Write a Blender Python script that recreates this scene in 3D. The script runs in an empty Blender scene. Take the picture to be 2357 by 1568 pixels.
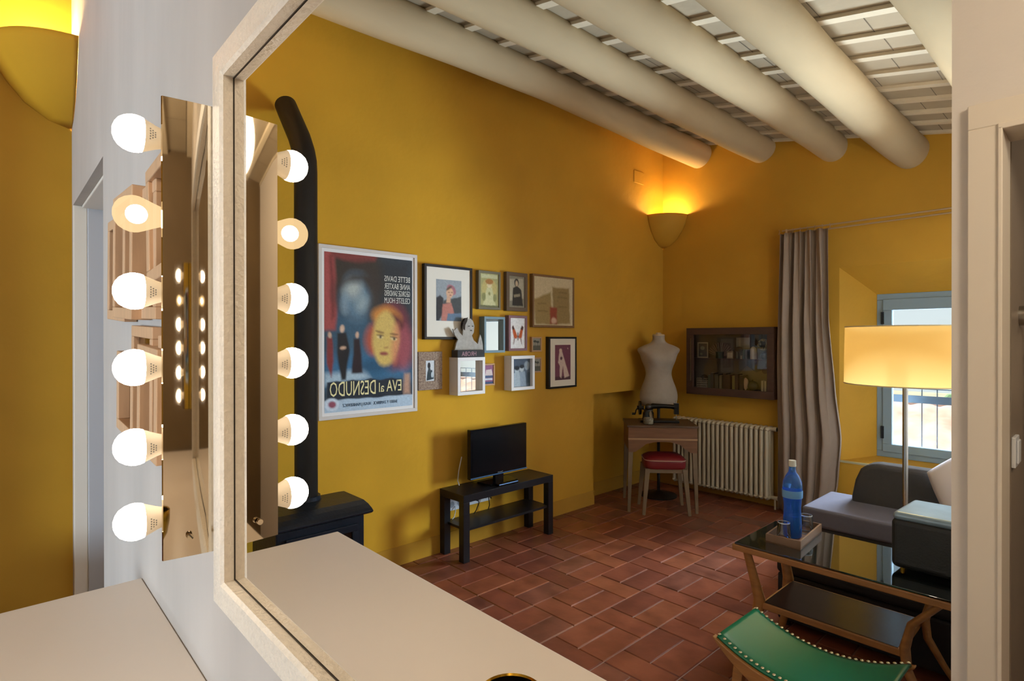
import bpy, bmesh, math, random
from math import sin, cos, pi, radians, sqrt
from mathutils import Vector, Matrix
random.seed(7)
SC = bpy.context.scene
COL = bpy.context.collection

# ---------------------------------------------------------------- materials
def lin(c):
    if isinstance(c, str):
        c = [int(c[i:i+2], 16)/255 for i in (0, 2, 4)]
    return tuple(((v+.055)/1.055)**2.4 if v > .04045 else v/12.92 for v in c) + (1,)
_m = {}
def mat(name, col, rough=.6, metal=0, noise=0, nscale=8, bump=0, bscale=40, emit=None, estr=0, stretch=None, coat=0, spec=None, col2=None):
    if name in _m: return _m[name]
    m = bpy.data.materials.new(name); m.use_nodes = True
    nt = m.node_tree; N = nt.nodes; L = nt.links
    b = N['Principled BSDF']
    c = lin(col)
    b.inputs['Base Color'].default_value = c
    b.inputs['Roughness'].default_value = rough
    b.inputs['Metallic'].default_value = metal
    if coat: b.inputs['Coat Weight'].default_value = coat; b.inputs['Coat Roughness'].default_value = .05
    if spec is not None: b.inputs['Specular IOR Level'].default_value = spec
    if emit: b.inputs['Emission Color'].default_value = lin(emit); b.inputs['Emission Strength'].default_value = estr
    if noise or bump:
        tc = N.new('ShaderNodeTexCoord'); mp = N.new('ShaderNodeMapping')
        L.new(tc.outputs['Object'], mp.inputs['Vector'])
        if stretch: mp.inputs['Scale'].default_value = stretch
    if noise:
        n = N.new('ShaderNodeTexNoise'); n.inputs['Scale'].default_value = nscale; n.inputs['Detail'].default_value = 6
        r = N.new('ShaderNodeMix'); r.data_type = 'RGBA'
        L.new(mp.outputs['Vector'], n.inputs['Vector'])
        cr = N.new('ShaderNodeMapRange'); cr.inputs[1].default_value = .3; cr.inputs[2].default_value = .7
        L.new(n.outputs[0], cr.inputs[0]); L.new(cr.outputs[0], r.inputs[0])
        c2 = lin(col2) if col2 else tuple(v*(1-noise) for v in c[:3]) + (1,)
        r.inputs[6].default_value = c; r.inputs[7].default_value = c2
        L.new(r.outputs[2], b.inputs['Base Color'])
    if bump:
        n2 = N.new('ShaderNodeTexNoise'); n2.inputs['Scale'].default_value = bscale; n2.inputs['Detail'].default_value = 5
        bp = N.new('ShaderNodeBump'); bp.inputs['Strength'].default_value = bump; bp.inputs['Distance'].default_value = .01
        L.new(mp.outputs['Vector'], n2.inputs['Vector']); L.new(n2.outputs[0], bp.inputs['Height']); L.new(bp.outputs[0], b.inputs['Normal'])
    _m[name] = m
    return m
def thin_glass(name, tint='ffffff', ior=1.45, mixmax=1.0):
    if name in _m: return _m[name]
    m = bpy.data.materials.new(name); m.use_nodes = True
    nt = m.node_tree; N = nt.nodes; L = nt.links; N.clear()
    o = N.new('ShaderNodeOutputMaterial'); t = N.new('ShaderNodeBsdfTransparent'); g = N.new('ShaderNodeBsdfGlossy')
    f = N.new('ShaderNodeFresnel'); x = N.new('ShaderNodeMixShader')
    t.inputs[0].default_value = lin(tint); g.inputs['Roughness'].default_value = .02; f.inputs[0].default_value = ior
    L.new(f.outputs[0], x.inputs[0]); L.new(t.outputs[0], x.inputs[1]); L.new(g.outputs[0], x.inputs[2]); L.new(x.outputs[0], o.inputs[0])
    _m[name] = m
    return m
def attr_mat(name, rough=.55):
    m = bpy.data.materials.new(name); m.use_nodes = True
    N = m.node_tree.nodes; L = m.node_tree.links; b = N['Principled BSDF']; b.inputs['Roughness'].default_value = rough
    a = N.new('ShaderNodeAttribute'); a.attribute_name = 'Col'
    n = N.new('ShaderNodeTexNoise'); n.inputs['Scale'].default_value = 60
    tc = N.new('ShaderNodeTexCoord'); L.new(tc.outputs['Object'], n.inputs['Vector'])
    mr = N.new('ShaderNodeMapRange'); mr.inputs[3].default_value = .82; mr.inputs[4].default_value = 1.12
    L.new(n.outputs[0], mr.inputs[0])
    mx = N.new('ShaderNodeVectorMath'); mx.operation = 'SCALE'
    L.new(a.outputs['Color'], mx.inputs[0]); L.new(mr.outputs[0], mx.inputs['Scale']); L.new(mx.outputs[0], b.inputs['Base Color'])
    return m
def emis(name, col, s):
    m = bpy.data.materials.new(name); m.use_nodes = True
    N = m.node_tree.nodes; L = m.node_tree.links; N.clear()
    e = N.new('ShaderNodeEmission'); o = N.new('ShaderNodeOutputMaterial'); e.inputs[0].default_value = lin(col); e.inputs[1].default_value = s
    L.new(e.outputs[0], o.inputs[0]); _m[name] = m
    return m

# ---------------------------------------------------------------- mesh helper
class MB:
    def __init__(s): s.v = []; s.f = []; s.mi = []; s.col = []; s.M = Matrix.Identity(4); s.hascol = False
    def add(s, vs, fs, m=0, col=None):
        o = len(s.v)
        s.v += [tuple(s.M @ Vector(p)) for p in vs]
        for f in fs:
            s.f.append([i+o for i in f]); s.mi.append(m); s.col.append(col)
        if col: s.hascol = True
        return s
    def box(s, x0, x1, y0, y1, z0, z1, m=0):
        v = [(x0,y0,z0),(x1,y0,z0),(x1,y1,z0),(x0,y1,z0),(x0,y0,z1),(x1,y0,z1),(x1,y1,z1),(x0,y1,z1)]
        return s.add(v, [(0,3,2,1),(4,5,6,7),(0,1,5,4),(1,2,6,5),(2,3,7,6),(3,0,4,7)], m)
    def cbox(s, c, sz, m=0):
        return s.box(c[0]-sz[0]/2, c[0]+sz[0]/2, c[1]-sz[1]/2, c[1]+sz[1]/2, c[2]-sz[2]/2, c[2]+sz[2]/2, m)
    def bar(s, a, b, w0, w1=None, m=0, seg=4, phase=pi/4):
        w1 = w0 if w1 is None else w1
        a = Vector(a); b = Vector(b); d = (b-a).normalized()
        up = Vector((0,0,1)) if abs(d.z) < .95 else Vector((0,1,0))
        x = d.cross(up).normalized(); y = x.cross(d)
        vs = []
        k = sqrt(2) if seg == 4 else 1
        for p, w in ((a,w0),(b,w1)):
            for i in range(seg):
                t = phase+2*pi*i/seg
                vs.append(p+(x*cos(t)+y*sin(t))*w*k)
        fs = [(i, (i+1)%seg, seg+(i+1)%seg, seg+i) for i in range(seg)]+[tuple(range(seg))[::-1], tuple(range(seg, 2*seg))]
        return s.add(vs, fs, m)
    def cyl(s, a, b, r0, r1=None, m=0, seg=20): return s.bar(a, b, r0, r1, m, seg, 0)
    def tube(s, pts, r, m=0, seg=10, flat=1):
        pts = [Vector(p) for p in pts]; n = len(pts); vs = []
        rr = r if isinstance(r, (list, tuple)) else [r]*n
        px = None
        for i, p in enumerate(pts):
            d = (pts[min(i+1, n-1)]-pts[max(i-1, 0)]).normalized()
            if px is None:
                up = Vector((0,0,1)) if abs(d.z) < .9 else Vector((0,1,0)); px = d.cross(up).normalized()
            px = (px-d*px.dot(d)).normalized(); py = d.cross(px)
            for k in range(seg):
                t = 2*pi*k/seg; vs.append(p+(px*cos(t)+py*sin(t)*flat)*rr[i])
        fs = [(i*seg+k, i*seg+(k+1)%seg, (i+1)*seg+(k+1)%seg, (i+1)*seg+k) for i in range(n-1) for k in range(seg)]
        fs += [tuple(range(seg))[::-1], tuple(range((n-1)*seg, n*seg))]
        return s.add(vs, fs, m)
    def lathe(s, prof, seg=32, m=0, sx=1, sy=1, a0=0, a1=2*pi, cap=True):
        full = abs(a1-a0-2*pi) < 1e-6; ns = seg if full else seg+1; vs = []
        for r, z in prof:
            for k in range(ns):
                t = a0+(a1-a0)*k/seg; vs.append((r*cos(t)*sx, r*sin(t)*sy, z))
        fs = []
        for i in range(len(prof)-1):
            for k in range(seg):
                k2 = (k+1) % ns
                fs.append((i*ns+k, i*ns+k2, (i+1)*ns+k2, (i+1)*ns+k))
        if cap and full:
            fs.append(tuple(range(ns))[::-1]); fs.append(tuple(range((len(prof)-1)*ns, len(prof)*ns)))
        return s.add(vs, fs, m)
    def prism(s, poly, y0, y1, m=0):   # poly in (x,z), extruded along y
        n = len(poly); vs = [(x,y0,z) for x,z in poly]+[(x,y1,z) for x,z in poly]
        fs = [tuple(range(n)), tuple(range(n,2*n))[::-1]]+[(i, i+n, (i+1)%n+n, (i+1)%n) for i in range(n)]
        return s.add(vs, fs, m)
    def prismz(s, poly, z0, z1, m=0):
        n = len(poly); vs = [(x,y,z0) for x,y in poly]+[(x,y,z1) for x,y in poly]
        fs = [tuple(range(n))[::-1], tuple(range(n,2*n))]+[(i, (i+1)%n, (i+1)%n+n, i+n) for i in range(n)]
        return s.add(vs, fs, m)
    def grid(s, fn, nu, nv, m=0):
        vs = [fn(i/nu, j/nv) for j in range(nv+1) for i in range(nu+1)]
        fs = [(j*(nu+1)+i, j*(nu+1)+i+1, (j+1)*(nu+1)+i+1, (j+1)*(nu+1)+i) for j in range(nv) for i in range(nu)]
        return s.add(vs, fs, m)
    def ball(s, c, r, m=0, seg=16, ring=10, sc=(1,1,1)):
        vs = [(c[0]+r*sc[0]*sin(pi*j/ring)*cos(2*pi*i/seg), c[1]+r*sc[1]*sin(pi*j/ring)*sin(2*pi*i/seg), c[2]+r*sc[2]*cos(pi*j/ring)) for j in range(1, ring) for i in range(seg)]
        vs += [(c[0],c[1],c[2]+r*sc[2]), (c[0],c[1],c[2]-r*sc[2])]; t = len(vs)-2
        fs = [(j*seg+i, (j+1)*seg+i, (j+1)*seg+(i+1)%seg, j*seg+(i+1)%seg) for j in range(ring-2) for i in range(seg)]
        fs += [(t, i, (i+1)%seg) for i in range(seg)]+[(t+1, (ring-2)*seg+(i+1)%seg, (ring-2)*seg+i) for i in range(seg)]
        return s.add(vs, fs, m)
    def build(s, name, mats, parent=None, smooth=False, bevel=0, solid=0, subsurf=0, seg=2):
        me = bpy.data.meshes.new(name)
        me.from_pydata(s.v, [], s.f)
        if not isinstance(mats, (list, tuple)): mats = [mats]
        for m in mats: me.materials.append(m)
        me.polygons.foreach_set('material_index', s.mi)
        if s.hascol:
            a = me.color_attributes.new('Col', 'FLOAT_COLOR', 'CORNER')
            i = 0
            for p, c in zip(me.polygons, s.col):
                for li in p.loop_indices: a.data[li].color = c or (1,1,1,1)
        me.validate(); 
        bm = bmesh.new(); bm.from_mesh(me)
        if not s.hascol: bmesh.ops.recalc_face_normals(bm, faces=bm.faces)
        bm.to_mesh(me); bm.free()
        if smooth:
            me.shade_smooth(); me.set_sharp_from_angle(angle=radians(smooth if smooth is not True else 40))
        o = bpy.data.objects.new(name, me); COL.objects.link(o)
        if parent: o.parent = parent
        if solid: md = o.modifiers.new('solid', 'SOLIDIFY'); md.thickness = solid; md.offset = 0
        if bevel: md = o.modifiers.new('bevel', 'BEVEL'); md.width = bevel; md.segments = seg; md.limit_method = 'ANGLE'
        if subsurf: md = o.modifiers.new('sub', 'SUBSURF'); md.levels = subsurf; md.render_levels = subsurf
        return o
def tag(o, label, cat, group=None):
    o['label'] = label; o['category'] = cat
    if group: o['group'] = group
    return o
def thing(name, label, cat, loc=(0,0,0), rz=0, group=None):
    o = bpy.data.objects.new(name, None); COL.objects.link(o); o.location = loc; o.rotation_euler = (0,0,rz); o.empty_display_size = .05
    return tag(o, label, cat, group)
def struct(o): o['kind'] = 'structure'; return o
def text_mesh(name, txt, size, m, parent, loc, align='CENTER', ext=.0003, sx=1, w=None):
    cu = bpy.data.curves.new(name, 'FONT'); cu.body = txt; cu.size = size; cu.align_x = align; cu.extrude = ext; cu.resolution_u = 2
    t = bpy.data.objects.new(name+'_t', cu); COL.objects.link(t)
    dg = bpy.context.evaluated_depsgraph_get(); dg.update()
    me = bpy.data.meshes.new_from_object(t.evaluated_get(dg)); bpy.data.objects.remove(t); bpy.data.curves.remove(cu)
    xs = [v.co.x for v in me.vertices]
    k = sx
    if w: k = w/(max(xs)-min(xs))
    for v in me.vertices:
        x, y, z = v.co; v.co = (x*k, -z, y)
    me.flip_normals(); me.materials.clear(); me.materials.append(m)
    o = bpy.data.objects.new(name, me); COL.objects.link(o); o.parent = parent; o.location = loc
    return o

XW, YB, G = 3.226, 4.877, .03
# ---------------------------------------------------------------- camera
f_px = 1296.26
cam = bpy.data.cameras.new('camera'); co = bpy.data.objects.new('camera', cam); COL.objects.link(co)
cam.sensor_width = 36; cam.lens = f_px/2357*36; cam.clip_start = .01; cam.clip_end = 200
Fv = Vector((0.734034191, -0.679107364, -0.00264465)); Rv = Vector((-0.679110934, -0.734035317, -0.000701665)); Uv = Rv.cross(Fv)
mt = Matrix((Rv, Uv, -Fv)).transposed().to_4x4(); mt.translation = Vector((0, .24072, 1.49))
co.matrix_world = mt
SC.camera = co

# ---------------------------------------------------------------- shared materials
YEL = mat('ochre_plaster', 'c39328', .75, noise=.14, nscale=2.2, bump=.25, bscale=14)
YELB = mat('ochre_plaster_skirting', 'b4862a', .75, noise=.1, nscale=3, bump=.2, bscale=14)
GREY = mat('brushed_grey_plaster', 'bbb2a8', .7, noise=.16, nscale=5, bump=.35, bscale=9, stretch=(1,1,.25))
WHITEW = mat('white_painted_wall', 'dcd4cb', .7, noise=.04, nscale=3, bump=.15, bscale=30)
CASING = mat('cream_painted_casing', 'e0d5c4', .45)
WOODW = mat('white_painted_wood', 'ded3c2', .28, noise=.1, nscale=20, bump=.3, bscale=25, stretch=(6,6,6))
BEAM = mat('whitewashed_beam', 'c0ad8a', .8, noise=.18, nscale=3, bump=.6, bscale=6, stretch=(1,.3,1))
CEIL = mat('whitewashed_ceiling', 'b3a48a', .85, noise=.12, nscale=4, bump=.3, bscale=12)
CEILD = mat('ceiling_shadow_gap', '6d6254', .9)
BLACK = mat('black_brown_wood', '15171b', .35, noise=.3, nscale=10, stretch=(1,8,8))
MIRR = mat('mirror_silver', 'f4f2ee', .0, 1)
CHROME = mat('polished_chrome', 'd6cab6', .03, 1)
STEEL = mat('brushed_steel', 'b0aca4', .22, 1)
GLASS = thin_glass('clear_glass')
OAK = mat('honey_oak', 'a5703a', .4, noise=.3, nscale=6, stretch=(1,8,8), bump=.1)
PRINT = attr_mat('printed_paper', .55)
PAPER = mat('cream_mat_board', 'd8d2c4', .7)

# ---------------------------------------------------------------- setting
# floor of terracotta tiles in long strips: two long tiles, one cross tile
FX0, FX1, FY0, FY1 = -1.7, 3.45, -.4, 5.0
fb = MB(); fb.box(FX0, FX1, FY0, FY1, -.12, -.004, 0)
random.seed(3)
gg = .004
def tile(x0, x1, y0, y1):
    x0, x1 = max(x0, FX0), min(x1, FX1); y0, y1 = max(y0, FY0), min(y1, FY1)
    if x1-x0 < .02 or y1-y0 < .02: return
    dz = random.uniform(-.0012, .0012); e = .004
    a, b, c, d = x0+gg/2, x1-gg/2, y0+gg/2, y1-gg/2
    v = [(a,c,-.004),(b,c,-.004),(b,d,-.004),(a,d,-.004),(a+e,c+e,dz),(b-e,c+e,dz),(b-e,d-e,dz),(a+e,d-e,dz)]
    m = random.choice((1,1,2,3,4))
    fb.add(v, [(4,5,6,7),(0,1,5,4),(1,2,6,5),(2,3,7,6),(3,0,4,7)], m)
S = .305
for i in range(-7, 12):
    x0 = .095+S*i; off = (2.23 - .15*(i-6)) % .45 - .45
    y = FY0-1+((off-FY0) % .45)
    while y < FY1:
        tile(x0, x0+S/2, y, y+.3); tile(x0+S/2, x0+S, y, y+.3); tile(x0, x0+S, y+.3, y+.45); y += .45
tm = [mat('floor_grout', '8d7467', .8)]
for k, (c, c2) in enumerate((('8a4e38','6c3a2a'),('7a4432','603428'),('93553a','713f2a'),('84503e','5c3428'))):
    tm.append(mat('terracotta_tile_%d' % k, c, .28, noise=1, col2=c2, nscale=7, bump=.12, bscale=18))
floor = struct(fb.build('floor', tm))

def ceil_z(x): return 3.262+.2075*(x-2.103)
cb = MB()
x0, x1 = -1.7, 3.45
cb.add([(x0,-.4,ceil_z(x0)),(x1,-.4,ceil_z(x1)),(x1,5.1,ceil_z(x1)),(x0,5.1,ceil_z(x0)),(x0,-.4,ceil_z(x0)+.1),(x1,-.4,ceil_z(x1)+.1),(x1,5.1,ceil_z(x1)+.1),(x0,5.1,ceil_z(x0)+.1)],
       [(0,1,2,3),(7,6,5,4),(0,4,5,1),(1,5,6,2),(2,6,7,3),(3,7,4,0)], 0)
y = -.3
while y < 5.0:                    # whitewashed battens running across the beams
    a, b = y, y+.055
    v = []
    for xx in (x0, x1):
        for yy, dz in ((a,-.001),(b,-.001),(b,-.02),(a,-.02)): v.append((xx, yy, ceil_z(xx)+dz))
    cb.add(v, [(0,1,2,3),(7,6,5,4),(0,4,5,1),(1,5,6,2),(2,6,7,3),(3,7,4,0)], 2)
    # narrow dark joint beside the batten and board joints
    yy = b+.004; k = 0
    v = []
    for xx in (x0, x1):
        for q, dz in ((yy,-.001),(yy+.006,-.001),(yy+.006,-.003),(yy,-.003)): v.append((xx, q, ceil_z(xx)+dz))
    cb.add(v, [(0,1,2,3),(7,6,5,4),(0,4,5,1),(1,5,6,2),(2,6,7,3),(3,7,4,0)], 1)
    xx = x0+random.uniform(0,.3)
    while xx < x1:
        v = [(xx, b+.01, ceil_z(xx)-.002), (xx+.004, b+.01, ceil_z(xx)-.002), (xx+.004, y+.27, ceil_z(xx)-.002), (xx, y+.27, ceil_z(xx)-.002)]
        cb.add(v, [(0,1,2,3)], 1); xx += .3
    y += .27
ceiling = struct(cb.build('ceiling', [CEIL, CEILD, mat('whitewashed_batten', 'e0d2b6', .8, noise=.1, nscale=9)]))

# yellow wall with the low recess at the far end
NY, NZ, NX = 3.743, .99, 3.396
wl = MB(); ZT = 3.6
wl.box(XW, XW+.4, -.25, NY, -.1, ZT)
wl.box(XW, XW+.4, NY, YB+.02, NZ, ZT)
wl.box(NX, XW+.4, NY, YB+.02, -.1, NZ)
struct(wl.build('wall_left', YEL))
b_ = MB(); b_.box(XW-.006, XW+.01, 1.0, NY, 0, .125); b_.box(NX-.006, NX+.01, NY, YB, 0, .125); b_.box(XW-.006, NX, NY-.0, NY+.006, 0, .125)
struct(b_.build('baseboard_left', YELB))
ap = MB(); y0, y1, z0, z1 = 4.364, 4.534, 3.02, 3.14
ap.box(XW-.004, XW+.01, y0, y1, z0, z1)
struct(ap.build('trim_1', YEL, bevel=.003))

# back wall with splayed window reveal
wb = MB()
ox0, ox1, oz0, oz1 = .44, 1.57, .49, 2.075        # opening in the room face
ix0, ix1, iz0, iz1 = .52, 1.38, .515, 1.86        # opening at the window
X0, X1 = -.2, NX+.2
def q(vs): wb.add(vs, [(0,1,2,3)], 0)
for a, b, c, d in ((X0,ox0,-.1,ZT),(ox1,X1,-.1,ZT),(ox0,ox1,-.1,oz0),(ox0,ox1,oz1,ZT)):
    wb.box(a, b, YB, YB+.04, c, d)
for a, b, c, d in ((X0,ix0-.02,-.1,ZT),(ix1+.02,X1,-.1,ZT),(ix0-.02,ix1+.02,-.1,iz0-.02),(ix0-.02,ix1+.02,iz1+.02,ZT)):
    wb.box(a, b, YB+.36, YB+.4, c, d)
O = [(ox0,YB,oz0),(ox1,YB,oz0),(ox1,YB,oz1),(ox0,YB,oz1)]; I = [(ix0,YB+.3,iz0),(ix1,YB+.3,iz0),(ix1,YB+.3,iz1),(ix0,YB+.3,iz1)]
for k in range(4): q([O[k], O[(k+1)%4], I[(k+1)%4], I[k]])
J = [(a,YB+.37,c) for a,b,c in I]
for k in range(4): q([I[k], I[(k+1)%4], J[(k+1)%4], J[k]])
struct(wb.build('wall_back', YEL))
b_ = MB(); b_.box(.3, NX, YB-.006, YB+.01, 0, .12); struct(b_.build('baseboard_back', YELB))

# mirror wall, partition, bathroom walls
DX0, DX1, DZ = 2.265, 3.184, 2.09
wm = MB()
for a, b, c, d in ((-1.7,DX0,-.1,ZT),(DX1,XW+.02,-.1,ZT),(DX0,DX1,DZ,ZT)): wm.box(a, b, -G-.24, -G, c, d)
struct(wm.build('wall_front', GREY))
d1 = MB()
d1.box(DX1-.012, DX1, -G-.05, -G+.0, 0, DZ, 0); d1.box(DX1-.03, DX1, -G-.24, -G-.05, 0, DZ, 1); d1.box(DX0, DX1, -G-.2, -G-.16, 0, DZ, 1)
d1.box(DX0+.01, DX1-.03, -G-.24, -G-.03, DZ-.012, DZ, 0)
DOORW = mat('pale_painted_door', 'b6b4b4', .4)
door1 = struct(d1.build('door_1', [CASING, DOORW], bevel=.003))
hb = MB(); hb.cyl((2.36,-G-.165,1.0),(2.36,-G-.12,1.0),.011); hb.cyl((2.36,-G-.12,1.0),(2.46,-G-.12,1.0),.009); hb.build('handle', STEEL, door1, smooth=True)
PY = 1.6
wr = MB()
wr.box(.205, .3, PY, YB, -.1, ZT)
wr.box(-1.7, .205, PY, PY+.12, 2.02, ZT)
wr.box(-1.7, -.55, PY, PY+.12, -.1, 2.02)
struct(wr.build('wall_right', WHITEW))
TAUPE = mat('taupe_bathroom_plaster', '8f8272', .4, noise=.08, nscale=5)
wb2 = MB(); wb2.box(.195, .206, PY+.125, 4.2, 0, 2.3); wb2.box(-1.7, .2, 2.9, 2.95, 0, 2.3); wb2.box(-1.7, .2, PY+.12, 2.95, 2.3, 2.33); wb2.box(-1.72, -1.7, PY+.12, 2.95, 0, 2.3)
struct(wb2.build('wall_bathroom', TAUPE))
d2 = MB()
d2.box(.203, .265, PY-.018, PY, 0, 2.018); d2.box(-.55, .265, PY-.018, PY, 2.018, 2.08)
d2.box(.197, .206, PY-.024, PY+.12, 0, 2.01, 0); d2.box(-.55, .206, PY-.024, PY+.12, 2.005, 2.02, 0)
struct(d2.build('door_2', CASING, bevel=.002))
we = MB(); we.box(-1.9, -1.7, -.3, 3.0, -.1, ZT); struct(we.build('wall_end', mat('hall_dimness_plaster', '6e5a3c', .7, noise=.2, nscale=3)))  # dimness of the hall put into the wall colour, for the chrome's reflection

# window
WF = mat('blue_grey_window_paint', '8095a2', .4)
wn = MB(); yw = YB+.3
wn.box(ix0, ix1, yw, yw+.05, iz0, iz0+.05); wn.box(ix0, ix1, yw, yw+.05, iz1-.05, iz1); wn.box(ix0, ix0+.05, yw, yw+.05, iz0+.05, iz1-.05); wn.box(ix1-.05, ix1, yw, yw+.05, iz0+.05, iz1-.05)
window = struct(wn.build('window_1', WF, bevel=.004))
sb = MB(); a, b, c, d = ix0+.045, ix1-.045, iz0+.045, iz1-.045
for (p, r_, s_, t_) in ((a,b,c,c+.065),(a,b,d-.09,d),(a,a+.065,c+.065,d-.09),(b-.065,b,c+.065,d-.09)): sb.box(p, r_, yw-.015, yw+.04, s_, t_)
sash = sb.build('sash', WF, window, bevel=.004)
pn = MB(); pn.box(a+.06, b-.06, yw+.012, yw+.018, c+.06, d-.085); pn.build('pane', GLASS, window)
hg = MB(); 
for zz in (.72, 1.66): hg.box(ix1-.055, ix1-.035, yw-.03, yw, zz-.05, zz+.05)
hg.build('hinge', mat('dark_hinge', '20252a', .4, .5), window)
sl = MB(); sl.box(ox0, ox1, YB-.005, YB+.3, oz0-.012, oz0+.002); sl.M = Matrix(); 
struct(sl.build('window_sill', mat('pale_sill', 'b9b48f', .6), None))
bpy.data.objects['window_sill'].name = 'trim_2'

# ---------------------------------------------------------------- ceiling beams
BX = [(2.80,3.179),(2.195,3.072),(1.62,2.959),(1.075,2.801),(.50,2.70)]
bl = ['thick whitewashed round ceiling beam beside the ochre poster wall', 'second whitewashed round beam from the ochre poster wall', 'third whitewashed round beam, middle of the five overhead',
      'fourth whitewashed round beam, ending above the curtain rod', 'whitewashed round beam farthest from the poster wall, above the floor lamp']
def beam_mesh(seed, r):
    m = MB(); rnd = random.Random(seed); ph = [rnd.uniform(0, 6) for _ in range(6)]
    def fn(u, v):
        t = 2*pi*u; yy = (YB+G)*v
        rr = r*(1+.035*sin(yy*1.9+ph[0])+.03*sin(t*2+yy*.9+ph[1])+.02*sin(t*3-yy*2.3+ph[2])+.012*sin(yy*7+t+ph[3]))
        return (rr*cos(t)+.02*sin(yy*1.1+ph[4]), yy, rr*sin(t)+.012*sin(yy*1.7+ph[5]))
    m.grid(fn, 28, 60)
    return m
for i, (bx, bz) in enumerate(BX):
    r = .118
    o = beam_mesh(20+i, r).build('ceiling_beam', BEAM, smooth=60)
    o.location = (bx, -G+.001, bz+r); tag(o, bl[i], 'beam', 'round ceiling beams')

# ---------------------------------------------------------------- vanity: mirror, light, counter
m0, m1, z0, z1 = -.04, .812, 1.165, 1.842
mir = thing('wall_mirror', 'large vanity mirror in a white painted wooden frame, reflecting the room', 'mirror', ((m0+m1)/2, -G, z0))
def loc(x, y, z, o): return (x-o.location.x, y-o.location.y, z-o.location.z)
g = MB(); g.M = Matrix.Translation(-Vector(mir.location)); g.box(m0-.01, m1+.01, -G+.004, 0, z0-.01, z1+.01); g.build('mirror_glass', MIRR, mir)
fr = MB(); fr.M = Matrix.Translation(-Vector(mir.location)); w = .04; pr = .017
def mitre(fr, x0, x1, z0, z1, w, ya, yb, lip=0):
    # four mitred members around the opening; each is a prism with a chamfered front
    def ring(k, y): return [(x0-k,y,z0-k),(x1+k,y,z0-k),(x1+k,y,z1+k),(x0-k,y,z1+k)]
    rs = [ring(0, ya), ring(0, yb-.004), ring(.004, yb), ring(w-.006, yb), ring(w, yb-.006), ring(w, ya)]
    vs = [p for r in rs for p in r]; fs = []
    for i in range(len(rs)-1):
        for k in range(4): fs.append((i*4+k, i*4+(k+1)%4, (i+1)*4+(k+1)%4, (i+1)*4+k))
    fr.add(vs, fs)
mitre(fr, m0, m1, z0, z1, w, -G+.001, pr)
fr.build('frame', WOODW, mir)
# dark joint line where frame meets the glass
jl = MB(); jl.M = Matrix.Translation(-Vector(mir.location))
for a in ((m1-.0014, m1, z0, z1), (m0, m1, z0, z0+.0014), (m0, m1, z1-.0014, z1)): jl.box(a[0], a[1], .0002, .0008, a[2], a[3])
jl.build('glass_seam', mat('dark_seam', '3a3026', .8), mir)

vl = thing('vanity_light', 'tall chrome strip light with six glowing globe bulbs beside the mirror', 'vanity light', (.857, -G, 1.205))
h = MB(); sx0 = .8515
prof = [(sx0, -G+.001), (sx0, .018)]+[(sx0+.0565*(k/8)*math.tan(radians(4.25+1.9*k/8)), .018+.0565*k/8) for k in range(1, 9)]+[(sx0+.0085, .0755), (sx0+.056, .062), (sx0+.058, .058), (sx0+.058, -G+.001)]
h.M = Matrix.Translation(-Vector(vl.location)); h.prismz(prof, 1.197, 1.811)
hs = h.build('housing', CHROME, vl, smooth=30)
scr = MB(); scr.M = Matrix.Translation(-Vector(vl.location)); scr.cyl((sx0,.045,1.225),(sx0-.006,.045,1.225),.004); scr.build('screw', CHROME, vl, smooth=True)
bulb_zs = [1.759, 1.654, 1.553, 1.453, 1.349, 1.251]
BULBE = emis('lit_frosted_bulb', 'fff1de', 26)
BULBC = mat('bulb_white_plastic', 'd9cdb8', .35, emit='ffdcae', estr=.25)
WARMC = emis('warm_bulb_core', 'ffe6bd', 50)
def warm_shell():
    m = bpy.data.materials.new('warm_bulb_envelope'); m.use_nodes = True
    N = m.node_tree.nodes; L = m.node_tree.links; N.clear()
    o = N.new('ShaderNodeOutputMaterial'); t = N.new('ShaderNodeBsdfTransparent'); e = N.new('ShaderNodeEmission'); x = N.new('ShaderNodeMixShader')
    e.inputs[0].default_value = lin('ffd9a0'); e.inputs[1].default_value = 1.15; x.inputs[0].default_value = .62
    L.new(t.outputs[0], x.inputs[1]); L.new(e.outputs[0], x.inputs[2]); L.new(x.outputs[0], o.inputs[0]); return m
WARMS = warm_shell()
gl_prof = [(.0001,.0555),(.006,.0548),(.012,.0525),(.0175,.0485),(.0215,.0425),(.0237,.036),(.024,.031),(.0233,.026),(.0220,.0222)]
cap_prof = [(.0222,.0222),(.0210,.0205),(.0185,.0145),(.0155,.0075),(.0135,.0015),(.013,-.004)]
MARK = mat('bulb_print', '8a8378', .6)
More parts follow.
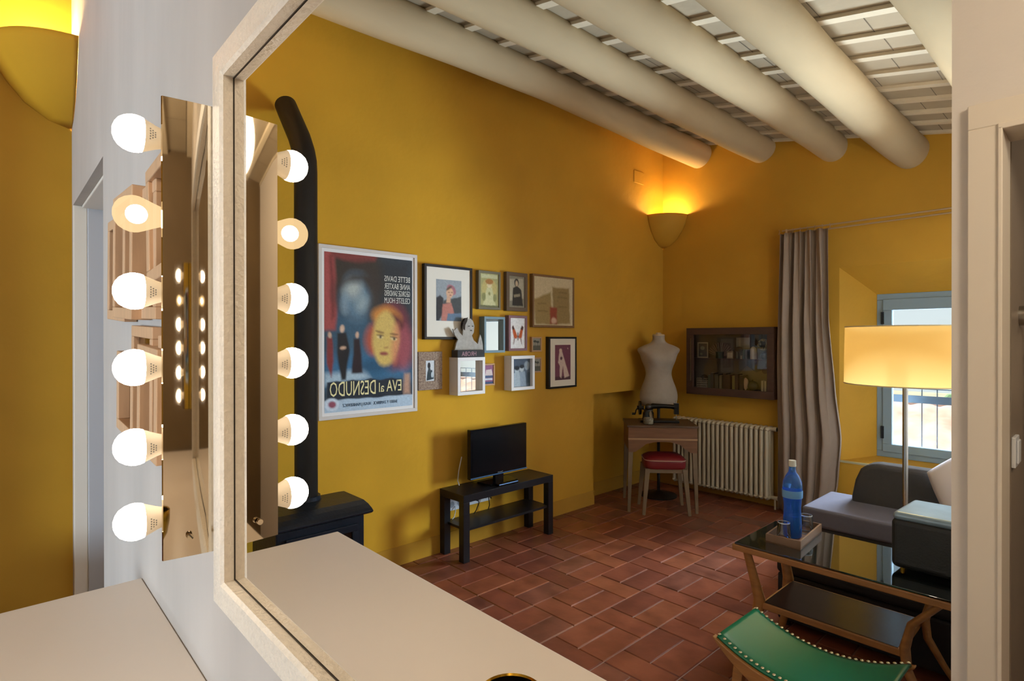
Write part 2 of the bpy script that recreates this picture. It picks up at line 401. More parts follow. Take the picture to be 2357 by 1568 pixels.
for i, bz in enumerate(bulb_zs):
    e = bpy.data.objects.new('bulb', None); COL.objects.link(e); e.parent = vl; e.empty_display_size = .02
    e.location = (.876-vl.location.x, .0715-vl.location.y, bz-1.205); e.rotation_euler = (-pi/2, 0, 0)
    if i == 1:
        b = MB(); b.lathe(gl_prof[:-1]+[(.021,.02),(.0165,.0095),(.0135,.0015),(.013,-.004)], 32, cap=False); b.build('globe', WARMS, e, smooth=True)
        b = MB(); b.ball((0,0,.029), .0125, seg=20, ring=12); b.build('filament', WARMC, e, smooth=True)
    else:
        b = MB(); b.lathe(gl_prof, 32, cap=False); b.build('globe', BULBE, e, smooth=True)
        b = MB(); b.lathe(cap_prof, 32, cap=False); b.build('bulb_base', BULBC, e, smooth=True)
        mk = MB()
        for rr, (zz, n) in enumerate(((.0165,5),(.0135,4),(.0105,3))):
            R = .0139+.0085*(zz-.0015)/.0205+.0004
            for k in range(n):
                a = pi+ (k-n/2)*.16
                mk.box(-.0012,.0012,-.0003,.0003,-.0007,.0007) if False else None
                c0 = Vector((R*cos(a), R*sin(a), zz)); tx = Vector((-sin(a), cos(a), 0))*.0009
                mk.add([c0-tx+Vector((0,0,-.0007)), c0+tx+Vector((0,0,-.0007)), c0+tx+Vector((0,0,.0007)), c0-tx+Vector((0,0,.0007))], [(0,1,2,3)])
        mk.build('print_mark', MARK, e)

def copy_tree(o, parent=None):
    n_ = o.copy(); COL.objects.link(n_); n_.parent = parent
    for ch in [q_ for q_ in bpy.data.objects if q_.parent == o]: copy_tree(ch, n_)
    return n_
v2 = copy_tree(vl); v2.location = (-1.05, -G, 1.205)
vl['group'] = v2['group'] = 'bulb strip lights on the vanity wall'
v2['label'] = 'farther chrome bulb strip, seen only as dots of light reflected in the near strip'

ZC = .905
ct = thing('vanity_counter', 'long off-white vanity counter running under the mirror', 'counter', (.3, .25, 0))
tp = MB(); tp.M = Matrix.Translation((-.3,-.25,0))
# far end slightly out of square
poly = [(-1.69,-G+.001),(1.63,-G+.001),(1.618,.533),(-1.69,.533)]
tp.prismz(poly, ZC-.035, ZC)
COUNTER = mat('off_white_laminate', 'e4dad0', .32, noise=.03, nscale=2)
tp.build('countertop', COUNTER, ct, bevel=.0025)
cbx = MB(); cbx.M = Matrix.Translation((-.3,-.25,0)); cbx.box(-1.6, 1.59, -G+.002, .50, .08, ZC-.036); cbx.box(-1.6, 1.57, 0, .44, 0, .08)
cbx.build('cabinet_body', CASING, ct, bevel=.003)
for k in range(4):
    dr = MB(); dr.M = Matrix.Translation((-.3,-.25,0)); a = -1.58+.79*k; dr.box(a+.004, a+.786, .501, .519, .09, ZC-.045)
    dd = dr.build('door', CASING, ct, bevel=.003)
    kb = MB(); kb.M = Matrix.Translation((-.3,-.25,0)); kb.cyl((a+.73,.519,.7),(a+.73,.54,.7),.008,.012); kb.build('knob', STEEL, dd, smooth=True)

BRASS = mat('aged_brass', 'a8842a', .18, 1)
DARKM = mat('dark_inner_metal', '1a1612', .35, .6)
cp = thing('brass_cup', 'round brass footed cup with dark inside standing on the vanity counter', 'cup', (.40, .128, ZC))
c_ = MB(); c_.lathe([(.032,0),(.034,.004),(.012,.012),(.007,.03),(.006,.16),(.012,.175),(.026,.195),(.032,.222),(.033,.241),(.0315,.243),(.0303,.241)], 40, cap=False); c_.build('body', BRASS, cp, smooth=True)
c_ = MB(); c_.lathe([(.0303,.241),(.0285,.224),(.021,.203),(.0001,.196)], 40, cap=False); c_.build('inside', DARKM, cp, smooth=True)

# overlapping wooden frame wall mirrors on the grey wall
BIRCH = mat('pale_birch', 'c9a27e', .5, noise=.15, nscale=8, stretch=(8,8,1))
YMIR = mat('mirror_strip_ochre_reflection', '8d7136', .12, 1)  # yellow of the reflected ochre wall painted in as the mirror's tint
def frame_cluster(label, cx, cz, frames):
    t = thing('wall_mirror_sculpture', label, 'wall decor', (cx, -G, cz), 0, 'wooden frame mirrors on the grey wall')
    for (x, z, w_, h_, ya, yb, tilt) in frames:
        tilt = -tilt
        b = MB(); b.M = Matrix.Translation((x-cx, 0, z-cz)) @ Matrix.Rotation(radians(tilt), 4, 'Y')
        bw = .026
        for (a, c, e_, f_) in ((-w_/2,w_/2,h_/2-bw,h_/2),(-w_/2,w_/2,-h_/2,-h_/2+bw),(-w_/2,-w_/2+bw,-h_/2+bw,h_/2-bw),(w_/2-bw,w_/2,-h_/2+bw,h_/2-bw)): b.box(a, c, ya, yb, e_, f_)
        fo = b.build('frame', BIRCH, t, bevel=.002)
        p = MB(); p.M = b.M; p.box(-w_/2+bw, w_/2-bw, ya+.001, ya+.006, -h_/2+bw, h_/2-bw); p.build('mirror_strip', YMIR, fo)
    return t
frame_cluster('upper cluster of overlapping pale wooden frames with mirror strips on grey wall', 1.55, 1.66,
    [(1.80,1.675,.27,.27,.002,.030,3),(1.62,1.69,.26,.30,.002,.042,3),(1.46,1.68,.22,.29,.002,.022,2),(1.30,1.73,.20,.24,.002,.030,-3)])
frame_cluster('lower cluster of overlapping pale wooden frames with mirror strips on grey wall', 1.50, 1.36,
    [(1.66,1.355,.22,.20,.002,.032,3),(1.52,1.385,.24,.27,.002,.020,2),(1.38,1.36,.20,.23,.002,.034,3),(1.23,1.38,.18,.23,.002,.024,2)])

# ---------------------------------------------------------------- corner sconces
SCONCE = mat('ochre_plaster_sconce', 'c39328', .75, noise=.1, nscale=4)
def sconce(label, cx, cy, sy, rz_):
    t = thing('corner_sconce', label, 'wall lamp', (cx, cy, rz_), 0, 'ochre corner wall lamps')
    b = MB(); prof = [(.285,0),(.278,-.03),(.258,-.09),(.22,-.16),(.16,-.235),(.08,-.29),(.01,-.31)]
    a0, a1 = (pi, 1.5*pi) if sy < 0 else (pi/2, pi)
    b.lathe(prof, 24, a0=a0, a1=a1, cap=False)
    s = b.build('bowl', SCONCE, t, smooth=60); md = s.modifiers.new('solid', 'SOLIDIFY'); md.thickness = .008; md.offset = -1
    lb = MB(); lb.ball((-.1, sy*.1, -.09), .028, sc=(1,1,1.3)); bo = lb.build('bulb', emis('sconce_bulb_'+label[:5], 'ffbe55', 22), t, smooth=True)
    li = bpy.data.lights.new('sconce_lamp', 'POINT'); li.energy = 26; li.color = (1, .72, .30); li.shadow_soft_size = .035
    lo = bpy.data.objects.new('sconce_lamp_light', li); COL.objects.link(lo); lo.location = (cx-.1, cy+sy*.1, rz_-.035)
    return t
sconce('glowing ochre plaster uplighter in the far corner above the dress form', XW-.001, YB-.001, -1, 2.735)
sconce('glowing ochre plaster uplighter in the corner next to the grey wall', XW-.001, -G+.001, 1, 2.75)

# ---------------------------------------------------------------- wood stove with flue
IRON = mat('blue_black_cast_iron', '1d2530', .38, .3, noise=.25, nscale=14, bump=.15, bscale=60)
PIPE = mat('matt_black_flue', '1b1a19', .55, .2)
sx, sy_ = 2.78, .95
st = thing('wood_stove', 'dark cast iron wood stove with flue pipe against the ochre wall', 'stove', (sx, sy_, 0))
b = MB(); b.box(-.17,.15,-.24,.20,.12,.60); b.box(-.185,.165,-.255,.215,.12,.16); b.build('body', IRON, st, bevel=.006)
b = MB()
pts = []
for k in range(9):
    t = k/8; pts.append((-.20+.40*t, .005*0+.02*sin(pi*t)))
tp_ = [(-.20,.612),(-.19,.606),(-.175,.600),(.17,.600),(.19,.610),(.2,.619),(.2,.634),(.12,.655),(-.10,.655),(-.15,.645),(-.185,.632),(-.205,.620)]
b.prism(tp_, -.275, .235); b.build('top_plate', IRON, st, bevel=.004)
b = MB()
for (a, c, e_, f_) in ((-.2,.16,.53,.565),(-.2,.16,.17,.20),(-.2,-.17,.2,.53),(.13,.16,.2,.53)): b.box(-.185,-.17,a,c,e_,f_)
fd = b.build('door', IRON, st, bevel=.003)
b = MB(); b.box(-.176,-.171,-.17,.13,.2,.53); b.build('glass_pane', mat('sooty_glass', '16110f', .12), fd)
b = MB(); b.tube([(-.185,.17,.36),(-.215,.17,.36),(-.22,.17,.30)], .007); b.build('handle', STEEL, fd, smooth=True)
b = MB(); b.ball((-.19,.21,.10),.018); b.ball((-.17,.25,.1),.02,sc=(1,1.4,1)); b.build('damper_knob', PIPE, st, smooth=True)
for lx in (-.15,.13):
    for ly in (-.22,.18):
        b = MB(); b.bar((lx,ly,.12),(lx*1.12,ly*1.08,0),.022,.014); b.build('leg', IRON, st)
# flue: rises, then bends at 45 degrees to the wall
pxl = 2.885-sx; pyl = .965-sy_
b = MB(); b.tube([(pxl,pyl,.64),(pxl,pyl,1.2),(pxl,pyl,1.8),(pxl,pyl,2.36),(pxl+.006,pyl,2.42),(pxl+.03,pyl,2.48),(pxl+.08,pyl,2.56),(pxl+.27,pyl,2.79)], .058, seg=28); b.build('flue_pipe', PIPE, st, smooth=60)
b = MB(); b.cyl((pxl,pyl,.645),(pxl,pyl,.675),.075,.07,seg=28); b.build('flue_collar', IRON, st, smooth=True)

# ---------------------------------------------------------------- pictures
def ell(cu, cv, ru, rv, rot=0, n=20, a0=0, a1=2*pi):
    r = radians(rot); out = []
    for k in range(n):
        t = a0+(a1-a0)*k/(n if abs(a1-a0-2*pi) < 1e-6 else n-1); x, y = ru*cos(t), rv*sin(t)
        out.append((cu+x*cos(r)-y*sin(r), cv+x*sin(r)+y*cos(r)))
    return out
import numpy as np
def art(name, parent, w, h, y, bg, shapes, z=0, x=0, soft=.018, wob=.010):
    """flat painted print as a fine colour grid; shapes in the photo's left-to-right, top-to-bottom order"""
    nx = max(24, min(110, int(w/.0055))); ny = max(24, min(170, int(h/.0055)))
    if w < .12: nx, ny = 34, int(34*h/w)
    U, V = np.meshgrid((np.arange(nx+1))/nx, (np.arange(ny+1))/ny)
    C = np.empty(U.shape+(3,)); C[:] = lin(bg)[:3]
    X, Y_ = U*w, V*h; rs = np.random.RandomState(len(shapes)+nx)
    wx = wob*w*(np.sin(U*23+V*9)+np.sin(V*31-U*7)); wy = wob*w*(np.sin(V*19+U*11)+np.cos(U*27))
    for sh in shapes:
        pts, c = sh[0], sh[1]; sf = (sh[2] if len(sh) > 2 else soft)*w; op = sh[3] if len(sh) > 3 else 1
        P = np.array(pts)*[w, h]; D = np.full(U.shape, 1e9); ins = np.zeros(U.shape, bool); xx, yy = X+wx*.35, Y_+wy*.35
        for a, b in zip(P, np.roll(P, -1, 0)):
            e = b-a; t = np.clip(((xx-a[0])*e[0]+(yy-a[1])*e[1])/max(e@e, 1e-12), 0, 1)
            D = np.minimum(D, np.hypot(xx-a[0]-t*e[0], yy-a[1]-t*e[1]))
            cr = ((a[1] > yy) != (b[1] > yy)) & (xx < (b[0]-a[0])*(yy-a[1])/((b[1]-a[1]) or 1e-12)+a[0]); ins ^= cr
        sd = np.where(ins, D, -D); al = np.clip(sd/sf*.5+.5, 0, 1)[..., None]*op
        C = C*(1-al)+np.array(lin(c)[:3])*al
    C *= (1+.05*rs.randn(*U.shape))[..., None].clip(.8, 1.2)
    b = MB(); n = nx+1
    b.v = [(x+(.5-i/nx)*w, y, z+(.5-j/ny)*h) for j in range(ny+1) for i in range(n)]
    b.f = [(j*n+i, j*n+i+1, (j+1)*n+i+1, (j+1)*n+i) for j in range(ny) for i in range(nx)]
    me = bpy.data.meshes.new(name); me.from_pydata(b.v, [], b.f); me.materials.append(PRINT)
    a = me.color_attributes.new('Col', 'FLOAT_COLOR', 'POINT')
    a.data.foreach_set('color', np.concatenate([C.reshape(-1, 3), np.ones((n*(ny+1), 1))], 1).astype(np.float32).ravel())
    o = bpy.data.objects.new(name, me); COL.objects.link(o); o.parent = parent
    return o
def picture(name, label, cat, yc, zc, w, h, depth, fw, fmat, mat_w=0, tilt=0, glass=False, group='framed pictures on the ochre wall', wall='L', recess=.006, xc=None, matm=None):
    if wall == 'L': t = thing(name, label, cat, (XW-.0005, yc, zc), -pi/2, group)
    else: t = thing(name, label, cat, (xc, YB-.0005, zc), 0, group)
    t.rotation_euler = (0, 0, -pi/2 if wall == 'L' else 0)
    R = Matrix.Rotation(radians(tilt), 4, 'Y')
    b = MB(); b.M = R
    for (a, c, e_, f_) in ((-w/2,w/2,h/2-fw,h/2),(-w/2,w/2,-h/2,-h/2+fw),(-w/2,-w/2+fw,-h/2+fw,h/2-fw),(w/2-fw,w/2,-h/2+fw,h/2-fw)): b.box(a, c, -depth, 0, e_, f_)
    b.build('frame', fmat, t, bevel=.0015)
    iw, ih = w-2*fw, h-2*fw
    yb = -depth+recess
    if mat_w:
        m_ = MB(); m_.M = R; m_.box(-iw/2, iw/2, yb, yb+.004, -ih/2, ih/2); m_.build('mat_board', matm or PAPER, t)
    if glass:
        g_ = MB(); g_.M = R; g_.box(-iw/2, iw/2, yb-.0045, yb-.0035, -ih/2, ih/2); g_.build('glass', GLASS, t)
    return t, iw, ih, yb-.0005
def mk_tilt(o, tilt):
    o.rotation_euler = (0, radians(tilt), 0)
Bk = mat('black_frame', '14161a', .35); Gr = mat('olive_grey_frame', '6b6654', .5); Br = mat('dark_taupe_frame', '5c4c3c', .5)
WoF = mat('brown_wood_frame', '7d5c38', .5, noise=.2, stretch=(8,1,1)); BlF = mat('blue_grey_frame', '6f8790', .4); MaF = mat('mauve_frame', '7d5c62', .5)
WhF = mat('white_frame', 'd9d6d2', .4); SmF = mat('small_beige_frame', 'b08a66', .5); PoF = mat('pale_silver_frame', 'c7c0b8', .35)

# the large film poster (plain stand-in picture, lettering kept)
yc, zc_, w, h = (1.175+1.860)/2, (2.053+1.008)/2, .685, 1.047
t, iw, ih, yb = picture('framed_poster', 'large film poster in a pale frame, lettered EVA al DESNUDO', 'poster', yc, zc_, w, h, .02, .022, PoF, matm=WhF, mat_w=.01)
A = [
 ([(0,0),(1,0),(1,.45),(.5,.5),(0,.5)], '2c3238', .1),
 ([(0,0),(.6,0),(.62,.2),(.3,.3),(0,.3)], '37332e', .08),
 ([(.08,.26),(.45,.3),(.62,.5),(.45,.85),(0,.85),(.04,.5)], '36566a', .12),
 ([(0,.66),(.5,.62),(.95,.72),(1,.82),(0,.82)], '35688a', .08),
 ([(0,.76),(.42,.73),(.5,.80),(0,.83)], '9fb4c0', .03),
 ([(-.1,-.1),(.10,-.1),(.13,.35),(.12,.48),(-.1,.50)], '9c4a48', .02), ([(.06,.02),(.085,.02),(.1,.4),(.07,.42)], '6e3032', .02),
 ([(.0,-.1),(.66,-.1),(.55,.030),(.4,.05),(.2,.045),(.08,.02)], '7a3a38', .02),
 (ell(.36,.22,.26,.17,-15), '38322f', .06),
 (ell(.34,.27,.16,.155,-18), '557184', .06),
 (ell(.30,.22,.09,.06,-15), 'a3aba6', .06),
 (ell(.40,.31,.07,.05,-15), '8b9ca0', .05), (ell(.22,.32,.035,.06,10), '7d929e', .04),
 ([(.14,.20),(.3,.12),(.55,.12),(.6,.35),(.5,.42),(.52,.25),(.4,.17),(.25,.18)], '3a3431', .05),
 (ell(.76,.52,.22,.23,0), '6e3440', .05),
 (ell(.90,.60,.10,.15,0), '9c5058', .05, .8),
 (ell(.52,.55,.08,.10,0), 'a8523e', .04),
 (ell(.55,.72,.18,.05,0), '24506c', .05),
 (ell(.69,.40,.17,.075,5), 'c2803c', .04), (ell(.80,.42,.10,.04,20), '5c2a30', .03), 
 (ell(.67,.54,.155,.185,6), 'c9ab60', .025),
 (ell(.79,.57,.04,.14,8), 'cc7e60', .04, .8),
 (ell(.605,.525,.036,.009,4), 'e0cf9a', .01), (ell(.765,.540,.034,.009,4), 'e0cf9a', .01), (ell(.610,.525,.013,.009), '3a2620', .008), (ell(.770,.540,.013,.009), '3a2620', .008), (ell(.605,.514,.042,.004,4), '4a2e28', .01), (ell(.765,.529,.04,.004,4), '4a2e28', .01),
 (ell(.60,.493,.05,.005,8), '5a3528', .012), (ell(.77,.507,.045,.005,2), '5a3528', .012), (ell(.685,.60,.022,.005), '9c6c40', .012),
 (ell(.655,.64,.050,.013,6), '8e4a42', .012),
 ([(.02,.53),(.08,.53),(.10,.68),(.07,.78),(.03,.70)], '7c3434', .012),
 ([(.14,.50),(.23,.50),(.26,.62),(.22,.80),(.17,.80),(.13,.62)], '1f2024', .012),
 ([(.31,.54),(.38,.54),(.41,.76),(.29,.76)], '2a2026', .012),
 (ell(.055,.515,.020,.018), 'c9a58a', .01), (ell(.19,.475,.022,.024), 'd2b096', .01), (ell(.35,.515,.019,.02), 'c9a58a', .01), (ell(.19,.60,.03,.01), 'c9a58a', .01),
 ([(.03,.812),(.12,.800),(.2,.812),(.3,.80),(.42,.812),(.5,.80),(.62,.812),(.75,.80),(.88,.812),(.88,.93),(.03,.93)], '232c36', .006),
 ([(-.1,.925),(1.1,.925),(1.1,1.1),(-.1,1.1)], 'a9bccb', .006),
 ([(.90,.78),(.96,.78),(.97,.92),(.89,.92)], 'b08a74', .02),
 (ell(.075,.950,.075,.042), 'c4cfd9', .008), (ell(.075,.950,.04,.022), '8a4a5c', .01),
]
art('print', t, iw-.03, ih-.04, yb, '33424e', A)
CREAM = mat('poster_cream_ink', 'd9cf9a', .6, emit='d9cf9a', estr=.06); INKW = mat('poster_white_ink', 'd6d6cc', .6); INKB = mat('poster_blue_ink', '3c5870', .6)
pw, ph_ = iw-.03, ih-.04
def pu(u): return (.5-u)*pw
def pv(v): return (.5-v)*ph_
for s_, vv in (('BETTE DAVIS',.155),('ANNE BAXTER',.205),('GEORGE SANDERS',.252),('CELESTE HOLM',.30)):
    text_mesh('lettering', s_, .052, INKW, t, (pu(.815), yb-.0012, pv(vv)), w=.33*pw*.95)
for s_, u, ww, sz in (('EVA',.775,.18,.135),('al',.62,.06,.11),('DESNUDO',.305,.50,.165)):
    text_mesh('lettering', s_, sz*.78, CREAM, t, (pu(u), yb-.0012, pv(.892 if s_ != 'DESNUDO' else .902)), w=ww*pw)
text_mesh('lettering', 'BARRY Y ZAMBRICK · HUGH J MANKIEWICZ', .028, INKB, t, (pu(.50), yb-.0012, pv(.972)), w=.62*pw)

def rect(u0, v0, u1, v1): return [(u0,v0),(u1,v0),(u1,v1),(u0,v1)]
# F1 portrait
t, iw, ih, yb = picture('framed_picture', 'tall black frame with wide cream mat around a portrait of a woman in pink turban', 'picture', 2.115, 1.745, .413, .515, .035, .018, Bk, mat_w=1)
art('print', t, iw*.58, ih*.60, yb, '8f979c', [
 ([(0,.45),(.15,.38),(.28,.45),(.3,.8),(.1,1),(0,1)], '34363a'), ([(.3,.5),(.8,.42),(1,.38),(1,1),(.2,1)], '464a4c'),
 ([(.25,.6),(.6,.55),(.7,.8),(.6,1),(.2,1)], 'b07468'), ([(.4,1),(.45,.82),(1,.8),(1,1)], '5f7488'), (ell(.6,.24,.19,.12,20), 'a06a74'),
 (ell(.53,.31,.14,.13), 'cfa586'), ([(.42,.4),(.55,.42),(.56,.55),(.4,.56)], 'c8a084'), (ell(.5,.3,.03,.012), '5a3c34'), (ell(.61,.3,.025,.012), '5a3c34'), (ell(.56,.37,.04,.014), '94484a'), (ell(.5,.2,.13,.03,-25), '5a4a40')], z=.015)
# F2 pale green print
t, iw, ih, yb = picture('framed_picture', 'small olive-grey frame with a pale green ornamental print of a woman', 'picture', 2.487, 1.853, .215, .285, .035, .018, Gr)
art('print', t, iw, ih, yb, '9c9866', [(rect(.06,.03,.94,.14), 'b9b890'), (ell(.5,.45,.42,.30), 'b3a468'), (ell(.5,.34,.13,.1), 'cfc096'), (ell(.5,.24,.22,.08), '9a6c3c'), ([(.36,.42),(.64,.42),(.86,.96),(.14,.96)], 'bcb98c'), (ell(.2,.7,.1,.12), '7f7f52'), (ell(.8,.72,.1,.12), '7f7f52'), (rect(0,.95,1,1), '5f6044'), (ell(.5,.6,.06,.05), '85804e')])
# F3 sepia
t, iw, ih, yb = picture('framed_picture', 'dark taupe frame with a sepia photograph of a standing woman with folded arms', 'picture', 2.768, 1.857, .225, .30, .035, .03, Br)
art('print', t, iw, ih, yb, '9a9078', [(rect(0,0,1,1), '7c7462'), ([(.05,.1),(.9,.05),(.95,.7),(.05,.8)], 'a39a84'), ([(.25,.38),(.5,.3),(.78,.42),(.9,.95),(.2,.95)], '28241e'), (ell(.48,.2,.15,.13), '2b241c'), (ell(.49,.23,.09,.09), 'b5a084'), ([(.3,.6),(.7,.55),(.72,.64),(.32,.68)], '8c8068')])
# F4 pattern sheets
t, iw, ih, yb = picture('framed_picture', 'wide brown wooden frame with tan paper sheets and a small red card', 'picture', 3.19, 1.80, .505, .43, .035, .018, WoF)
art('print', t, iw, ih, yb, 'c6b795', [([(0,.48),(.42,.3),(.46,.98),(.04,.98)], '96804c'), ([(.46,.2),(.9,.2),(.93,.96),(.5,.98)], '8c7646'), (rect(.40,.62,.58,.97), '8c3a22'), (ell(.5,.9,.07,.06), 'c8a890'), (rect(.1,.55,.3,.56), '6f5a30'), (rect(.1,.7,.35,.71), '6f5a30'), (rect(.6,.4,.85,.41), '6f5a30'), (rect(.6,.6,.85,.61), '6f5a30'), (rect(.62,.3,.84,.31), '6f5a30')])
# F5 blue grey mirror
t, iw, ih, yb = picture('framed_mirror', 'small blue-grey framed mirror between pictures, reflecting pale daylight', 'mirror', 2.515, 1.522, .205, .268, .06, .018, BlF, recess=.01)
b = MB(); b.box(-iw/2, iw/2, -.001, .001, -ih/2, ih/2); mg = b.build('mirror_glass', MIRR, t); mg.location = (0, yb+.012, 0); mg.rotation_euler = (0, 0, radians(-5))
# F6 butterfly
t, iw, ih, yb = picture('framed_picture', 'mauve box frame with an orange butterfly on white', 'picture', 2.768, 1.535, .198, .275, .045, .02, MaF, mat_w=1, recess=.012, matm=WhF)
art('butterfly', t, iw, ih, yb-.004, 'dcdad6', [([(.50,.62),(.42,.50),(.20,.24),(.12,.30),(.20,.52),(.24,.66),(.42,.68)], 'b4552c'), ([(.54,.62),(.62,.50),(.80,.24),(.90,.30),(.82,.52),(.78,.66),(.62,.68)], 'b4552c'), ([(.2,.24),(.12,.30),(.16,.40),(.3,.36)], '3a241c'), ([(.8,.24),(.9,.30),(.85,.40),(.7,.36)], '3a241c'), (rect(.49,.48,.55,.74), '3a241c'), ([(.26,.66),(.32,.68),(.24,.88),(.20,.88)], '6a3c2c'), ([(.74,.66),(.68,.68),(.76,.86),(.80,.86)], '6a3c2c')])
# small ones
def palm(u, v): return ([(u-.02,v),(u+.02,v),(u+.02,v+.4),(u-.02,v+.4)], '3c3a34')
for (yc, zc_, w, h, lab) in ((2.995,1.447,.112,.12,'tiny beige frame with a dark palm tree photo, upper of the tiny pair'), (2.993,1.280,.112,.122,'tiny beige frame with dark trees photo, lower of the tiny pair')):
    t, iw, ih, yb = picture('framed_picture', lab, 'picture', yc, zc_, w, h, .025, .012, SmF)
    art('print', t, iw, ih, yb, '8f8c80', [(rect(0,.6,1,1), '55564a'), palm(.3,.25), palm(.65,.3), (ell(.3,.25,.2,.1), '34382e'), (ell(.66,.3,.2,.1), '34382e')])
# F8
t, iw, ih, yb = picture('framed_picture', 'black frame with white mat and a pale cloaked figure on plum, nearest the recess', 'picture', 3.295, 1.293, .345, .43, .04, .016, Bk, mat_w=1)
art('print', t, iw*.62, ih*.74, yb, '6a3448', [(rect(0,.9,1,1), '45222f'), (ell(.36,.17,.09,.07), 'c8b09c'), ([(.28,.2),(.46,.2),(.62,.45),(.92,.90),(.60,.95),(.5,.6),(.4,.95),(.3,.9),(.3,.6),(.2,.5)], 'c4b0a4'), (ell(.4,.38,.08,.05), '4a2a38'), (ell(.82,.1,.03,.02), 'c8b09c')], z=.0)
# F9 mosaic frame
MOS = mat('mosaic_shell_frame', 'a3917c', .5, noise=1, col2='6b5046', nscale=90)
t, iw, ih, yb = picture('framed_picture', 'square frame covered in speckled stone chips around a small black-and-white photo', 'picture', 1.965, 1.273, .196, .26, .022, .06, MOS)
art('print', t, iw, ih, yb, 'c8cdd0', [([(.2,.55),(.7,.45),(.9,.9),(.1,.98)], '2c3c44'), (ell(.38,.25,.16,.16), '2b2c2e'), ([(.3,.35),(.5,.35),(.62,.6),(.2,.6)], '3d464a'), (ell(.72,.7,.12,.14), 'b8c4c8')])
# F10 white box mirror
t, iw, ih, yb = picture('framed_mirror', 'deep white box-framed square mirror under the cut-out figure', 'mirror', 2.262, 1.228, .248, .265, .10, .024, WhF, recess=.012)
b = MB(); b.box(-iw/2, iw/2, -.001, .001, -ih/2, ih/2); mg = b.build('mirror_glass', MIRR, t); mg.location = (0, yb+.015, 0); mg.rotation_euler = (0, 0, radians(-6.5))
# F11
t, iw, ih, yb = picture('framed_picture', 'small narrow beige frame with a mauve and white boat-like print', 'picture', 2.485, 1.225, .112, .163, .03, .012, SmF)
art('print', t, iw, ih, yb, '8c5c78', [([(.2,.25),(.8,.22),(.95,.55),(.1,.58)], 'c9b9b4'), (rect(.05,.55,.95,.68), '4a5a78'), (rect(.1,.7,.9,.8), 'c4c8cc'), (rect(0,.88,1,1), '3c4f70')])
# F12
t, iw, ih, yb = picture('framed_picture', 'deep white box frame with a black-and-white photo of two seated women', 'picture', 2.785, 1.228, .25, .265, .085, .024, WhF, recess=.03)
art('print', t, iw, ih, yb, '5a6a78', [(rect(0,0,1,1), '4a5868'), (ell(.3,.4,.13,.13), 'aab6bc'), (ell(.55,.36,.12,.12), 'b4bec2'), (ell(.82,.25,.14,.16), '8c9aa4'), ([(.12,.5),(.45,.48),(.5,1),(.05,1)], 'a3b0b8'), ([(.45,.48),(.72,.45),(.8,1),(.5,1)], '8898a6'), (ell(.3,.33,.14,.08), '262c34'), (ell(.56,.28,.13,.07), '262c34'), (rect(.8,.5,1,.9), '30404e')])

# cut-out figure sign standing on the deep white box frame
cf = thing('cutout_figure', 'cut-out black-and-white woman with raised hands on a dark lettered base', 'figurine', (XW-.062, 2.262, 1.3605), -pi/2)
b = MB(); b.box(-.122,.122,-.035,.035,0,.052); b.build('base', mat('dark_lettered_base', '2c3034', .5), cf, bevel=.001)
text_mesh('lettering', 'HROBA', .045, mat('faded_pink_letters', 'a58088', .6), cf, (.02, -.0356, .010), w=.13)
SKN = mat('printed_greyscale_skin', 'a8a39a', .6, noise=.25, nscale=40); DKH = mat('dark_printed_hair', '2a2622', .6)
def cut(name, pts, y0, y1, m):
    b = MB(); b.prism([((.5-u)*.28, .05+(1-v)*.235) for u, v in pts], y0, y1); return b.build(name, m, cf)
cut('figure', [(.06,1),(.10,.8),(.16,.68),(.06,.55),(0,.36),(.05,.40),(.12,.33),(.22,.48),(.30,.56),(.32,.38),(.34,.15),(.44,.05),(.56,.04),(.64,.12),(.68,.26),(.66,.46),(.60,.56),(.66,.70),(.80,.82),(.84,.64),(.88,.52),(.92,.64),(.96,.82),(.97,1)], -.006, .006, SKN)
cut('hair', ell(.44,.26,.16,.24,0)[:], .0062, .009, DKH)
cut('hair', [(.33,.36),(.30,.2),(.36,.06),(.46,.0),(.44,.12),(.38,.24),(.37,.4)], -.0085, -.0062, DKH)
cut('eye', ell(.50,.27,.03,.012), -.0085, -.0062, DKH); cut('eye', ell(.62,.27,.025,.012), -.0085, -.0062, DKH); cut('mouth', ell(.57,.40,.03,.012), -.0085, -.0062, DKH)

# ---------------------------------------------------------------- television, bench, sockets
bn = thing('tv_bench', 'low black-brown television bench with open shelf against ochre wall', 'bench', (3.085, 2.485, 0))
BW, BL = .268, .865
b = MB(); b.box(-BW/2, BW/2, -BL/2, BL/2, .40, .45); b.build('top', BLACK, bn, bevel=.002)
b = MB(); b.box(-BW/2+.012, BW/2-.012, -BL/2+.03, BL/2-.03, .205, .222); b.build('shelf', BLACK, bn, bevel=.001)
for sx_ in (-1, 1):
    for sy2 in (-1, 1):
        b = MB(); cx, cy = sx_*(BW/2-.026), sy2*(BL/2-.026); b.box(cx-.026, cx+.026, cy-.026, cy+.026, 0, .3995); b.build('leg', BLACK, bn, bevel=.002)
tv = thing('television', 'small flat black television standing on the black bench', 'television', (3.085, 2.475, .45), -pi/2)
GLOSSB = mat('gloss_black_plastic', '0a0b0d', .08); SCRB = mat('black_screen', '0b0c0e', .18)
b = MB(); b.box(-.272,.272,-.018,.02,.055,.405); b.build('bezel', GLOSSB, tv, bevel=.004)
b = MB(); b.box(-.252,.252,-.0195,-.018,.095,.39); b.build('screen', SCRB, tv)
b = MB(); b.box(-.2,.2,.02,.045,.09,.36); b.build('back_cover', mat('matt_black_plastic', '101113', .5), tv, bevel=.01)
b = MB(); b.box(-.272,.272,-.0225,-.0185,.060,.068); b.build('trim_strip', mat('blue_gloss_trim', '5a7fa8', .2, .6), tv)
